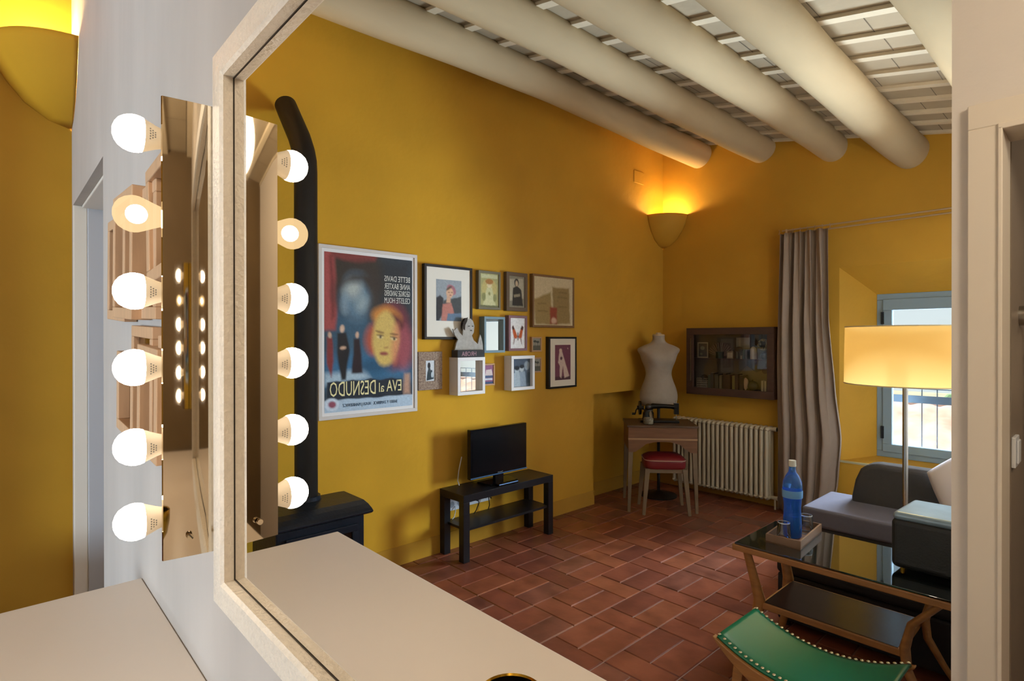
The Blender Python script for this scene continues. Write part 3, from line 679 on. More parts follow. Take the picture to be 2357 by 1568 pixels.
b = MB(); b.cbox((0,.0,.035),(.08,.03,.05)); b.prismz([(-.13,-.07),(.13,-.07),(.15,.06),(-.15,.06)], 0, .012); b.build('stand', GLOSSB, tv, bevel=.003)
text_mesh('logo', 'Panasonic', .012, mat('silver_logo', 'a8b4c0', .3, .6), tv, (0, -.0232, .072), w=.05)
sbx = thing('set_top_box', 'small flat glossy black box lying in front of the television', 'set-top box', (2.985, 2.47, .45), -pi/2)
b = MB(); b.box(-.095,.095,-.02,.026,0,.018); b.build('case', GLOSSB, sbx, bevel=.002)
b = MB(); b.box(-.09,.09,-.0215,-.02,.010,.015); b.build('painted_highlight', mat('blue_highlight', '6f95c8', .2), sbx)  # blue highlight on the glossy case, drawn as a thin coloured strip
WPL = mat('white_plastic', 'd6dade', .35)
def sock(label, y, z, w_, n):
    t = thing('wall_socket', label, 'socket', (XW, y, z), -pi/2, 'white wall sockets behind the bench')
    b = MB(); b.box(-w_/2,w_/2,-.009,0,-.042,.042); b.build('plate', WPL, t, bevel=.002)
    for k in range(n):
        b = MB(); cx = (k-(n-1)/2)*.07; b.cyl((cx,-.0095,0),(cx,-.009,0),.022,seg=24); b.cyl((cx-.009,-.0105,0),(cx-.009,-.0094,0),.003,seg=10); b.cyl((cx+.009,-.0105,0),(cx+.009,-.0094,0),.003,seg=10); b.build('outlet', mat('socket_grey', '9aa0a6', .4), t)
    return t
sock('white wall socket plate seen between the two near bench legs', 2.19, .315, .16, 2)
sock('wide white wall socket plate under the television with black plugs', 2.40, .322, .22, 3)
BC = mat('black_cable', '0d0d0f', .5); WC = mat('white_cable', 'c9ccd0', .5)
b = MB(); b.cyl((XW-.0105,2.36,.325),(XW-.045,2.36,.325),.016); b.tube([(XW-.045,2.36,.325),(XW-.06,2.36,.30),(XW-.055,2.34,.25),(XW-.05,2.32,.225)], .0035); tag(b.build('power_cable', BC, smooth=True), 'black plug and cable hanging from socket under the television, nearer plug', 'cable')
b = MB(); b.cyl((XW-.0105,2.44,.335),(XW-.05,2.44,.335),.018); b.tube([(XW-.05,2.44,.335),(XW-.07,2.45,.345),(XW-.06,2.48,.31),(XW-.05,2.46,.32),(XW-.05,2.47,.26),(XW-.05,2.455,.225)], .0035); tag(b.build('power_cable', BC, smooth=True), 'black plug and looped cable under the television, farther plug', 'cable')
b = MB(); b.tube([(XW-.012,2.18,.30),(XW-.03,2.17,.27),(XW-.04,2.15,.235),(XW-.045,2.13,.2265)], .003); tag(b.build('power_cable', WC, smooth=True), 'thin white cable at the socket between the near bench legs', 'cable')
b = MB(); b.tube([(3.15,2.19,.66),(3.165,2.175,.56),(3.17,2.17,.49),(3.165,2.18,.458)], .0035); tag(b.build('power_cable', WC, smooth=True), 'thin white cable curving behind the left edge of the television', 'cable')

# ---------------------------------------------------------------- sewing corner
WAL = mat('mid_brown_walnut', '7a5438', .45, noise=.3, nscale=5, stretch=(1,1,8)); WALT = mat('walnut_top', '594434', .4, noise=.3, nscale=6, stretch=(1,6,6)); LEGW = mat('worn_beech_leg', '7d6a50', .5, noise=.2, nscale=6)
ang = math.atan2(.379, -.434)    # direction FL -> FR
fl = Vector((2.88, 3.79, 0)); ux = Vector((cos(ang), sin(ang), 0)); uy = Vector((sin(ang)*1.0, -cos(ang), 0))
if uy.dot(Vector((1,1,0))) < 0: uy = -uy
DWd, DDp = .58, .44
dc = fl+ux*DWd/2+uy*DDp/2
# local x along -ux (so that local -y is the front)
desk_rz = math.atan2(-ux.y, -ux.x)
dk = thing('sewing_table', 'small brown wooden sewing table with arched apron standing across the corner', 'table', (dc.x, dc.y, 0), desk_rz)
b = MB(); b.box(-.30,.30,-.225,.225,.728,.745); b.build('table_top', WALT, dk, bevel=.003)
b = MB(); b.box(-.288,.288,-.217,-.2,.635,.728); b.build('front_panel', WAL, dk)
b = MB(); b.box(-.292,.292,-.222,-.2,.622,.636); b.build('trim_strip', mat('pale_trim', 'a07f5c', .4), dk)
arch = [(-.288,.622),(.288,.622),(.288,.515),(.235,.515),(.19,.545),(.14,.585),(.07,.603),(0,.607),(-.07,.603),(-.14,.585),(-.19,.545),(-.235,.515),(-.288,.515)]
b = MB(); b.prism(arch, -.217, -.2); b.build('arched_apron', WAL, dk)
b = MB(); b.box(-.29,-.272,-.2,.215,.53,.728); b.box(.272,.29,-.2,.215,.53,.728); b.box(-.272,.272,.2,.215,.53,.728); b.build('side_panel', WAL, dk)
for a in (-1,1):
    for c in (-1,1):
        b = MB(); b.bar((a*.268, c*.19, .53), (a*.285, c*.212, 0), .02, .011); b.build('leg', LEGW, dk)
# sewing machine
sm = thing('sewing_machine', 'vintage black hand-crank sewing machine on the corner sewing table', 'sewing machine', (dc.x+uy.x*.02, dc.y+uy.y*.02, .745), desk_rz)
SMB = mat('black_japanned_iron', '14110e', .3, .4); 
b = MB(); b.box(-.17,.17,-.08,.08,0,.022); b.build('bed', SMB, sm, bevel=.006)
b = MB(); b.tube([(.11,0,.02),(.108,0,.08),(.09,0,.125),(.05,0,.142),(-.04,0,.142),(-.11,0,.138),(-.155,0,.13)], [.036,.026,.028,.026,.02,.019,.022], seg=14); b.box(-.175,-.135,-.02,.02,.07,.168); b.build('arm', SMB, sm, smooth=60)
b = MB(); b.cyl((-.155,0,.08),(-.155,0,.024),.004); b.build('needle_bar', STEEL, sm); b = MB(); b.cyl((-.155,0,.195),(-.155,0,.165),.005); b.build('tension_knob', STEEL, sm)
b = MB(); b.cyl((.155,0,.125),(.175,0,.125),.062,seg=28); b.cyl((.13,0,.125),(.19,0,.125),.018); b.build('hand_wheel', SMB, sm, smooth=True)
b = MB(); b.tube([(.185,0,.125),(.2,0,.1),(.205,0,.07)], .006); b.cyl((.205,0,.07),(.235,0,.07),.011); b.build('crank', SMB, sm, smooth=True)
# jar
jp = dc+ux*(-.11)+uy*(-.13)
jr = thing('glass_jar', 'small glass jar holding buttons with a dark knob lid beside the sewing machine', 'jar', (jp.x, jp.y, .745))
b = MB(); b.lathe([(.001,.002),(.045,.002),(.047,.01),(.047,.10),(.038,.112),(.038,.12)], 28, cap=False); b.build('body', thin_glass('jar_glass', 'dfe3df'), jr, smooth=True)
b = MB(); b.lathe([(.001,.004),(.042,.004),(.043,.05),(.03,.058),(.001,.06)], 20, cap=False); b.build('buttons', mat('mixed_buttons', '9a7f60', .5, noise=1, col2='d8d0c0', nscale=80), jr)
b = MB(); b.cyl((0,0,.12),(0,0,.128),.04); b.ball((0,0,.15), .03); b.build('lid', mat('dark_knob_lid', '1c1815', .4), jr, smooth=True)
# stool
sc_ = Vector((2.70, 4.03, 0)); sfl = Vector((2.741,3.802,0)); sfr = Vector((2.448,4.066,0)); sux = (sfr-sfl).normalized(); suy = Vector((-sux.y, sux.x, 0)); suy = suy if suy.dot(Vector((1,1,0))) > 0 else -suy
sw_, sd_ = .395, .33; sc_ = sfl+sux*sw_/2+suy*sd_/2
so = thing('padded_stool', 'small wooden stool with a red padded seat tucked under the sewing table', 'stool', (sc_.x, sc_.y, 0), math.atan2(-sux.y, -sux.x))
REDL = mat('dark_red_vinyl', '6e1a1e', .35)
def cush(u, v):
    t = 2*pi*u
    prf = [(.0,.50),(.4,.498),(.75,.488),(.93,.47),(1.0,.455),(1.0,.40),(.97,.385),(.0,.385)]
    k = v*(len(prf)-1); i = min(int(k), len(prf)-2); fr_ = k-i
    r = prf[i][0]*(1-fr_)+prf[i+1][0]*fr_; z = prf[i][1]*(1-fr_)+prf[i+1][1]*fr_
    c, s = cos(t), sin(t); p = 5
    d = (abs(c)**p+abs(s)**p)**(1/p)
    return (.175*r*c/d, .15*r*s/d, z)
b = MB(); b.grid(cush, 48, 21); b.build('seat', REDL, so, smooth=60)
b = MB()
pp = [(.177*cos(t)/((abs(cos(t))**5+abs(sin(t))**5)**.2), .152*sin(t)/((abs(cos(t))**5+abs(sin(t))**5)**.2), .456) for t in [2*pi*k/48 for k in range(49)]]
b.tube(pp, .0035, seg=6); b.build('piping', mat('pale_piping', 'b89a88', .5), so, smooth=True)
b = MB(); b.box(-.16,.16,-.135,.135,.35,.386); b.build('seat_frame', LEGW, so, bevel=.003)
for a in (-1,1):
    for c in (-1,1):
        b = MB(); b.bar((a*.155,c*.13,.384),(a*.19,c*.155,0),.02,.012); b.build('leg', LEGW, so)
# dress form
df = thing('dress_form', 'pale cloth tailor dress form on a stand behind the sewing table', 'dress form', (2.985, 4.42, 0), radians(-50))
CLOTH = mat('pale_linen', '9c8f80', .85, noise=.08, nscale=30, bump=.15, bscale=200)
secs = [(.86,.150,.115),(.90,.175,.125),(.96,.178,.13),(1.02,.165,.12),(1.10,.135,.10),(1.155,.122,.092),(1.21,.130,.10),(1.28,.158,.118),(1.34,.178,.118),(1.375,.200,.105),(1.40,.196,.085),(1.425,.150,.07),(1.45,.085,.058),(1.475,.060,.055),(1.50,.056,.054),(1.525,.058,.056)]
def spl(v):
    k = v*(len(secs)-1); i = min(int(k), len(secs)-2); t = k-i
    p0 = secs[max(i-1,0)]; p1 = secs[i]; p2 = secs[i+1]; p3 = secs[min(i+2,len(secs)-1)]
    return [.5*((2*b1)+(-a1+c1)*t+(2*a1-5*b1+4*c1-d1)*t*t+(-a1+3*b1-3*c1+d1)*t**3) for a1,b1,c1,d1 in zip(p0,p1,p2,p3)]
def tors(u, v):
    z, rx, ry = spl(v); t = 2*pi*u
    bust = .035*math.exp(-((z-1.30)/.06)**2)*(math.exp(-((t-1.5*pi+.55)/.4)**2)+math.exp(-((t-1.5*pi-.55)/.4)**2))
    return ((rx+bust*.3)*cos(t), (ry+bust)*sin(t), z)
b = MB(); b.grid(tors, 48, 60); b.build('torso', CLOTH, df, smooth=80)
b = MB(); b.cyl((0,0,1.52),(0,0,1.535),.06,.052,seg=32); b.cyl((0,0,1.535),(0,0,1.55),.03,.02); b.build('neck_cap', mat('neck_cap_wood', 'b09c80', .5), df, smooth=True)
b = MB(); b.cyl((0,0,.02),(0,0,.9),.014); b.build('pole', PIPE, df, smooth=True)
b = MB(); b.lathe([(.17,0),(.17,.012),(.06,.03),(.016,.05)], 32); b.build('base', PIPE, df, smooth=True)
b = MB(); b.lathe([(.001,.858),(.148,.862)], 32, sy=.77, cap=False); b.build('bottom_plate', LEGW, df)

# ---------------------------------------------------------------- radiator
RAD = mat('cream_enamel', 'b8ac94', .4)
rd = thing('radiator', 'long cream column radiator under the wall cabinet', 'radiator', (2.52, YB-.10, 0))
n = 21; rx0, rx1 = 2.075-2.52, 3.02-2.52; step = (rx1-rx0)/n
for k in range(n):
    x = rx0+step*(k+.5); b = MB()
    for yy in (-.055, 0, .055):
        b.tube([(x,yy,.115),(x,yy,.40),(x,yy,.69)], .0165, seg=10)
    for zz in (.10, .70):
        b.tube([(x,-.068,zz-(.012 if zz > .5 else -.012)),(x,-.05,zz),(x,.05,zz),(x,.068,zz-(.012 if zz > .5 else -.012))], [.014,.021,.021,.014], seg=10)
    b.build('column', RAD, rd, smooth=60)
b = MB(); b.cyl((rx0-.045,0,.70),(rx1,0,.70),.016); b.cyl((rx0-.045,0,.70),(rx0-.02,0,.70),.021); b.build('top_pipe', RAD, rd, smooth=True); b = MB(); b.cyl((rx0-.04,0,.10),(rx1,0,.10),.016); b.cyl((rx0-.03,0,.1),(rx0-.03,0,0),.009); b.build('bottom_pipe', RAD, rd, smooth=True); b = MB(); b.cyl((rx0-.055,0,.10),(rx0-.03,0,.10),.02,.016); b.build('valve', RAD, rd, smooth=True)
for xx in (rx0+.1, rx1-.13): b = MB(); b.box(xx,xx+.03,.06,.0995,.15,.2); b.build('wall_bracket', RAD, rd)

# ---------------------------------------------------------------- wall cabinet with keepsakes
DKW = mat('dark_brown_wood', '4a3226', .5, noise=.3, nscale=5, stretch=(1,6,6)); CB = mat('cabinet_backing', '5d5140', .8, noise=.3, nscale=6)
cx0, cx1, cz0, cz1, cy = 2.042, 2.878, .957, 1.594, .137
cc = ((cx0+cx1)/2, YB-.001, cz0)
wc = thing('display_cabinet', 'dark brown glazed display cabinet of keepsakes on the wall beside curtain', 'cabinet', cc)
W2, H2 = (cx1-cx0)/2, cz1-cz0
b = MB(); b.box(-W2,W2,-.012,0,0,H2); b.build('back_panel', CB, wc)
b = MB(); b.box(-W2,W2,-cy+.02,-.012,0,.02); b.box(-W2,W2,-cy+.02,-.012,H2-.02,H2); b.box(-W2,-W2+.02,-cy+.02,-.012,.02,H2-.02); b.box(W2-.02,W2,-cy+.02,-.012,.02,H2-.02); b.build('case', DKW, wc)
b = MB(); b.box(-W2+.02,W2-.02,-cy+.03,-.012,.336,.350); b.build('shelf', DKW, wc)
b = MB(); b.box(-W2+.02,W2-.02,-cy+.022,-.012,.0201,.0665); b.build('inner_floor', DKW, wc)
b = MB()
for (a, c, e_, f_) in ((-W2,W2,H2-.063,H2),(-W2,W2,0,.07),(-W2,-W2+.06,.07,H2-.063),(W2-.075,W2,.07,H2-.063)): b.box(a, c, -cy, -cy+.02, e_, f_)
dd = b.build('door', DKW, wc, bevel=.002)
b = MB(); b.box(-W2+.06,W2-.075,-cy+.008,-cy+.011,.07,H2-.063); b.build('glass_pane', GLASS, dd)
b = MB(); b.box(W2-.05,W2-.044,-cy-.006,-cy,.13,H2-.1); b.build('brass_strip', mat('dull_brass', '8c7c60', .3, .8), dd)
# contents: u = 0 left .. 1 right in the photo across the opening
def cabx(u): return cc[0]+(W2-.075)-u*(2*W2-.135)
Zs1, Zs0 = cz0+.3505, cz0+.067
def keep(name, label, cat, u, z, y=-.075, group='keepsakes in the display cabinet'):
    return thing(name, label, cat, (cabx(u), YB+y, z), 0, group)
cr_ = lambda n_, c_, r=.6: mat(n_, c_, r)
k_ = keep('photo_frame', 'small pale framed picture at left end of cabinet upper shelf', 'picture frame', .09, Zs1, -.07)
b = MB()
for (a, c, e_, f_) in ((-.055,.055,.138,.15),(-.055,.055,0,.012),(-.055,-.045,.012,.138),(.045,.055,.012,.138)): b.box(a, c, -.006, .006, e_, f_)
b.build('frame', cr_('cream_frame', 'a99a7c'), k_); art('print', k_, .09, .126, 0, '4a4434', [(ell(.45,.35,.25,.15), '8a8468'), (ell(.3,.8,.15,.1), '7a7458')], z=.075)
k_ = keep('folding_fan', 'open dark folding fan with pale ribs on cabinet upper shelf', 'fan', .33, Zs1+.002, -.045)
b = MB()
for i in range(15):
    a = radians(18+144*i/14); a2 = radians(18+144*(i+.8)/14)
    b.add([(0,0,.01),(.135*cos(a),-.004*(i%2),.135*sin(a)+.01),(.135*cos(a2),-.004*((i+1)%2),.135*sin(a2)+.01)], [(0,1,2)])
b.build('leaf', cr_('fan_brown', '5a4438'), k_, solid=.001)
b = MB()
for i in range(15):
    a = radians(18+144*i/14); b.bar((.01*cos(a),-.008,.01+.01*sin(a)),(.135*cos(a),-.008,.01+.135*sin(a)),.0016)
b.build('rib', cr_('fan_rib', '94876c'), k_)
k_ = keep('tin', 'dark green round tin in front of the fan on cabinet upper shelf', 'tin', .34, Zs1, -.08); b = MB(); b.cyl((0,0,0),(0,0,.05),.035,seg=24); b.build('body', cr_('dark_green_tin', '1d3326', .4), k_, smooth=True); b = MB(); b.cyl((0,0,.05),(0,0,.06),.037,seg=24); b.build('lid', cr_('dark_green_tin', '1d3326', .4), k_, smooth=True)
k_ = keep('matchbox', 'small beige printed box near middle of cabinet upper shelf', 'box', .50, Zs1, -.09); b = MB(); b.box(-.03,.03,-.015,.015,0,.07); b.build('body', cr_('beige_card', '8f7c5e'), k_, bevel=.002); b = MB(); b.box(-.024,.024,-.0158,-.0152,.01,.055); b.build('label_patch', cr_('pale_card', 'b8a888'), k_)
k_ = keep('pale_card', 'large pale card standing at the back of the cabinet upper shelf', 'card', .62, Zs1, -.02); b = MB(); b.box(-.065,.065,-.002,.002,0,.195); b.build('card', cr_('pale_grey_card', '857d68'), k_); b = MB(); b.box(-.06,.06,-.0028,-.0022,.12,.19); b.build('print', cr_('card_print', '94896e'), k_)
k_ = keep('small_hat', 'small dark hat hung in the middle of the cabinet upper shelf', 'hat', .60, Zs1+.075, -.075); b = MB(); b.ball((0,0,.015),.036,sc=(1.1,.6,.7)); b.cyl((0,0,0),(0,0,.005),.046,seg=24); b.build('body', cr_('dark_felt', '3d2f28', .9), k_, smooth=True)
k_.location.z = Zs1+.07
b = MB(); b.cyl((0,0,-.07),(0,0,0),.006); b.build('stand', cr_('dark_felt', '3d2f28', .9), k_)
k_ = keep('thread_spool', 'tiny pale thread spool on cabinet upper shelf', 'spool', .655, Zs1, -.105); b = MB(); b.lathe([(.009,0),(.009,.004),(.006,.006),(.006,.024),(.009,.026),(.009,.03)],16); b.build('spool', cr_('pale_thread', 'c0b098'), k_, smooth=True)
for i, (c_, u_) in enumerate((('4c5a4a',.70),('5a4d40',.73))):
    k_ = keep('book', ['green spine book left of the white bottle','brown spine book left of the white bottle'][i]+' on cabinet upper shelf', 'book', u_, Zs1, -.085, 'books in the display cabinet'); b = MB(); b.box(-.01,.01,-.04,.04,0,.085); b.build('cover', cr_('book_'+c_, c_), k_, bevel=.002); b = MB(); b.box(-.008,.008,-.0385,.0385,.0855,.086); b.build('pages', cr_('pages', 'b3a88c'), k_)
k_ = keep('white_bottle', 'small white rounded bottle on cabinet upper shelf', 'bottle', .805, Zs1, -.095); b = MB(); b.lathe([(.026,0),(.028,.006),(.028,.07),(.024,.095),(.012,.112),(.002,.116)], 24); b.build('body', cr_('white_ceramic', 'd2c8b6', .35), k_, smooth=True)
k_ = keep('dried_flower', 'dried pale yellow round flower at right of cabinet upper shelf', 'flower', .905, Zs1, -.05)
b = MB(); rnd = random.Random(5)
for i in range(60):
    t_, p_ = rnd.uniform(0, 2*pi), rnd.uniform(0, pi); r_ = .045
    b.ball((r_*sin(p_)*cos(t_), .6*r_*sin(p_)*sin(t_), .13+r_*cos(p_)), .011, seg=6, ring=4)
b.build('petals', cr_('dried_petal', '9c8a58'), k_); b = MB(); b.cyl((0,0,0),(0,0,.12),.003); b.build('stem', cr_('dried_stem', '55583a'), k_)
k_ = keep('trinket_pot', 'dark blue patterned pot at right end of cabinet upper shelf', 'pot', .935, Zs1, -.085); b = MB(); b.lathe([(.018,0),(.032,.015),(.034,.035),(.024,.055),(.026,.06)], 24); b.build('body', cr_('dark_blue_glaze', '232a33', .3), k_, smooth=True)
# lower shelf
k_ = keep('wire_basket', 'small white open-weave basket at left end of cabinet lower shelf', 'basket', .10, Zs0, -.075)
b = MB()
for i in range(7):
    for yy in (-.03,.03): b.bar((-.05+.1*i/6,yy,0),(-.05+.1*i/6,yy,.088),.0022)
for j in range(5):
    zz = .002+.086*j/4
    b.tube([(-.05,-.03,zz),(.05,-.03,zz),(.05,.03,zz),(-.05,.03,zz),(-.05,-.03,zz)], .0028, seg=6)
b.build('weave', cr_('pale_wicker', 'a59a82'), k_)
k_2 = keep('wool_ball', 'round black wool ball resting in the white basket', 'wool ball', .115, Zs0+.055, -.075); b = MB(); b.ball((0,0,.035), .034); b.build('ball', cr_('black_wool', '16120f', .9), k_2, smooth=True); b = MB(); b.tube([(.034*cos(t_), .034*sin(t_)*.4-.01, .035+.034*sin(t_)*.9) for t_ in [2*pi*i/16 for i in range(17)]], .0015, seg=5); b.build('strand', cr_('black_wool', '16120f', .9), k_2)
bk = [('2e4a44','dark teal'),('26323a','navy'),('27434a','petrol blue'),('6d6a58','grey-green'),('33201c','dark maroon'),('3a2420','brown-black'),('8a7c3c','mustard'),('3a1c1a','oxblood'),('2a1a16','very dark brown')]
u_ = .215
for i, (c_, nm) in enumerate(bk):
    hh = .125+.010*((i*5) % 3)
    k_ = keep('book', '%s spine book standing on cabinet lower shelf' % nm, 'book', u_, Zs0, -.07, 'books in the display cabinet')
    tw = .013+.003*(i % 3); b = MB(); b.box(-tw,tw,-.045,.045,0,hh); b.build('cover', cr_('book_'+c_, c_), k_, bevel=.002); b = MB(); b.box(-tw+.002,tw-.002,-.0435,.0435,hh+.0002,hh+.0008); b.build('pages', cr_('pages', 'b3a88c'), k_)
    u_ += (2*tw+.002)/(2*W2-.135)+.016*(i%2)
k_ = keep('sea_shell', 'cream and pink pointed sea shell on cabinet lower shelf', 'shell', .70, Zs0, -.09); b = MB(); b.lathe([(.004,0),(.02,.02),(.03,.06),(.022,.095),(.006,.112)], 20, sy=.6); b.build('shell', cr_('shell_cream', 'c4a487', .4), k_, smooth=True)
k_ = keep('round_purse', 'round black purse on cabinet lower shelf', 'purse', .79, Zs0, -.085); b = MB(); b.ball((0,0,.052), .052, sc=(1,.45,.85)); b.build('body', cr_('black_satin', '171c1c', .35), k_, smooth=True); b = MB(); b.ball((0,0,.1), .006); b.build('clasp', BRASS, k_); k_.location.z = Zs0-.006
k_.location.z = Zs0-.0075
for i, u_ in enumerate((.935,.972)):
    k_ = keep('booklet', ['left','right'][i]+' of the two slim cream booklets at right end of cabinet lower shelf', 'book', u_, Zs0, -.1, 'books in the display cabinet'); b = MB(); b.box(-.010,.010,-.025,.025,0,.095); b.build('cover', cr_('cream_booklet', 'b3a584'), k_, bevel=.002); b = MB(); b.box(-.008,.008,-.024,.024,.0953,.0958); b.build('pages', cr_('pages', 'b3a88c'), k_)
k_ = keep('paper_scrap', 'tan folded paper pattern leaning at back of cabinet lower shelf', 'paper', .72, Zs0, -.02); b = MB(); b.prism([(-.16,0),(.14,0),(.12,.13),(.03,.22),(-.05,.16),(-.15,.2)], -.002, .002); b.build('sheet', cr_('tan_paper', '75613e'), k_)
k_ = keep('rosette', 'round dark red rosette at right end under the cabinet shelf', 'rosette', .92, Zs0+.15, -.03); b = MB(); b.cyl((0,.012,.03),(0,-.012,.03),.028,seg=20); b.build('rosette', cr_('dark_red_ribbon', '48211b'), k_); b = MB(); b.box(-.004,.004,-.002,.002,.055,.095); b.build('ribbon', cr_('dark_red_ribbon', '48211b'), k_)

# ---------------------------------------------------------------- curtain and rod
cr = thing('curtain_rod', 'thin double pale curtain rod above the window', 'curtain rod', (1.2, YB-.12, 2.405))
for k, (yy, zz) in enumerate(((0,.012),(.05,-.012))):
    b = MB(); b.cyl((.78,yy,zz),(-.89,yy,zz),.0065); b.build('rod', mat('pale_rod', 'b79c7c', .3, .4), cr, smooth=True)
b = MB()
for xx in (.74,-.7): b.box(xx-.008,xx+.008,-.01,.119,-.02,.02)
b.build('bracket', mat('pale_rod', 'b79c7c', .3, .4), cr)
CUR = mat('taupe_curtain_cloth', '9b8878', .8, noise=.06, nscale=20, bump=.1, bscale=150)
def add_transl(m, w_, colr):
    nt = m.node_tree; N = nt.nodes; L = nt.links; o = [n_ for n_ in N if n_.type == 'OUTPUT_MATERIAL'][0]; bs = N['Principled BSDF']
    t_ = N.new('ShaderNodeBsdfTranslucent'); t_.inputs[0].default_value = lin(colr); x_ = N.new('ShaderNodeMixShader'); x_.inputs[0].default_value = w_
    L.new(bs.outputs[0], x_.inputs[1]); L.new(t_.outputs[0], x_.inputs[2]); L.new(x_.outputs[0], o.inputs[0])
add_transl(CUR, .15, 'a89684')
cu_ = thing('curtain', 'long taupe pinch-pleated curtain gathered at left of the window', 'curtain', (1.78, YB-.135, 0))
def lerp_tab(tab, v):
    for (a, p), (b_2, q_) in zip(tab, tab[1:]):
        if v <= b_2: t = (v-a)/(b_2-a); t = t*t*(3-2*t)*.5+t*.5; return p+(q_-p)*t
    return tab[-1][1]
Lt = [(0,2.01),(.5,2.01),(1,1.985)]; Rt = [(0,1.60),(.15,1.555),(.28,1.53),(.45,1.565),(.7,1.60),(1,1.615)]
def cfn(u, v):   # v from bottom 0 to top 1
    xl, xr = lerp_tab(Lt, v), lerp_tab(Rt, v); x = xl+(xr-xl)*u; z = .015+(2.375)*v
    amp = .034*(1-.25*v)+.006*sin(v*9+u*5)
    ph = 2*pi*u*4.5+.6*sin(v*3)
    y = amp*sin(ph)+.015*sin(ph*2.1+v*4)
    if u > .9: y += (u-.9)*1.1*(1-v*.7)*sin(pi*min(1,v*1.3+.1))
    return (x-1.78+.012*sin(ph*2)*(1-v*.3), y, z)
b = MB(); b.grid(cfn, 120, 50); b.build('cloth', CUR, cu_, smooth=80, solid=.003)
b = MB()
for k in range(8):
    x = 2.0-.4*k/7-1.78; b.tube([(x,0,2.385),(x,.006,2.40),(x,.02,2.415),(x,.0,2.425)], .003, seg=6)
b.build('hook', mat('pale_rod', 'b79c7c', .3, .4), cu_)

# ---------------------------------------------------------------- sofa and cushion
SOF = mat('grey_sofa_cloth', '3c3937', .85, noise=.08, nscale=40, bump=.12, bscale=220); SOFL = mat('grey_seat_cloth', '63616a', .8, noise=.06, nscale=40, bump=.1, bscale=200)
sf = thing('sofa', 'low grey armless sofa with rounded back in front of the window', 'sofa', (.86, 3.8, 0))
def rbox(b, x0, x1, y0, y1, z0, z1): b.box(x0, x1, y0, y1, z0, z1)
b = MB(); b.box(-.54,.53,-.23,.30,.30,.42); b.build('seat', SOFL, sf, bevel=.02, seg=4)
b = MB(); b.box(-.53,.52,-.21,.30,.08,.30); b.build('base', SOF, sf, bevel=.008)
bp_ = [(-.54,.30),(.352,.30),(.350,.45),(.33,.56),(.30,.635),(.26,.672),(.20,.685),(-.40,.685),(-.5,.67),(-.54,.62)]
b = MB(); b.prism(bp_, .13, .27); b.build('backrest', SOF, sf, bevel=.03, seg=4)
for a in (-.5,.5):
    for c in (-.17,.26):
        b = MB(); b.cyl((a,c,0),(a,c,.09),.018,.024); b.build('foot', PIPE, sf)
pl = thing('cushion', 'white scatter cushion leaning on the sofa back, partly cut off', 'cushion', (.46, 3.72, .45), radians(8))
def pil(u, v):
    a, c = 2*u-1, 2*v-1
    return (a*.19*(1-.06*c*c), .0, c*.19*(1-.06*a*a))
b = MB(); th = lambda a, c: .062*(max(0,(1-a**4)*(1-c**4)))**.55
def pf(sg):
    def fn(u, v):
        a, c = 2*u-1, 2*v-1; x, _, z = pil(u, v); return (x, sg*th(a, c)+.06*(z/.19), z+.19)
    return fn
b.grid(pf(-1), 18, 18); b.grid(pf(1), 18, 18); pc = b.build('cover', mat('white_cotton', 'c9c6cc', .8), pl, smooth=80); pc.rotation_euler = (radians(-14), radians(38), 0); pc.location = (0,-.02,.075)

# ---------------------------------------------------------------- floor lamp
lx, ly = .765, 3.27
fl_ = thing('floor_lamp', 'steel floor lamp with a wide cream drum shade', 'floor lamp', (lx, ly, 0))
b = MB(); b.lathe([(.14,0),(.14,.012),(.135,.018),(.015,.022)], 40); b.build('base', STEEL, fl_, smooth=True)
b = MB(); b.cyl((0,0,.02),(0,0,1.30),.0125,seg=20); b.build('pole', STEEL, fl_, smooth=True)
SH = mat('cream_drum_shade', 'e2c27c', .8, emit='f0b850', estr=.40); add_transl(SH, .35, 'f0cc80')
b = MB(); b.lathe([(.278,1.252),(.276,1.40),(.273,1.555)], 64, cap=False); b.build('shade', SH, fl_, smooth=True)
b = MB(); b.lathe([(.2795,1.250),(.2795,1.256),(.277,1.256),(.277,1.250),(.2795,1.250)], 64, cap=False); b.lathe([(.2745,1.551),(.2745,1.557),(.272,1.557),(.272,1.551),(.2745,1.551)], 64, cap=False); b.build('shade_trim', mat('shade_trim', 'e8d3a0', .7), fl_, smooth=True)
b = MB(); b.cyl((-.27,0,1.53),(.27,0,1.53),.003); b.cyl((0,-.27,1.53),(0,.27,1.53),.003); b.cyl((0,0,1.3),(0,0,1.53),.005); b.build('shade_fitter', STEEL, fl_)
b = MB(); b.ball((0,0,1.40), .035, sc=(1,1,1.3)); b.build('bulb', emis('lamp_bulb', 'ffd28a', 10), fl_, smooth=True)

# ---------------------------------------------------------------- coffee table and things on it
tb = thing('coffee_table', 'wooden two-tier coffee table with glass top and splayed bent legs', 'table', (.775, 2.505, 0))
TW = mat('dark_table_top', '20150f', .22, noise=.3, nscale=5, stretch=(1,8,8))
T0, T1, U0, U1 = -.392, .445, -.232, .232
ZTt = .55
b = MB(); b.prismz([(T0,U0),(T1,U0+.0),(T1-.012,U1),(T0+.012,U1)], ZTt-.035, ZTt-.008); b.build('table_top', [OAK], tb, bevel=.004)
b = MB(); b.box(T0+.02,T1-.02,U0+.015,U1-.015, ZTt-.0082, ZTt-.007); b.build('top_panel', TW, tb)
b = MB(); b.box(T0+.01,T1-.01,U0+.006,U1-.006, ZTt-.0065, ZTt); b.build('glass_top', mat('green_edged_glass', '0b1512', .015, spec=.9, coat=1), tb, bevel=.001)
b = MB(); b.box(-.20,.335,-.175,.175,.262,.29); b.build('shelf', OAK, tb, bevel=.003)
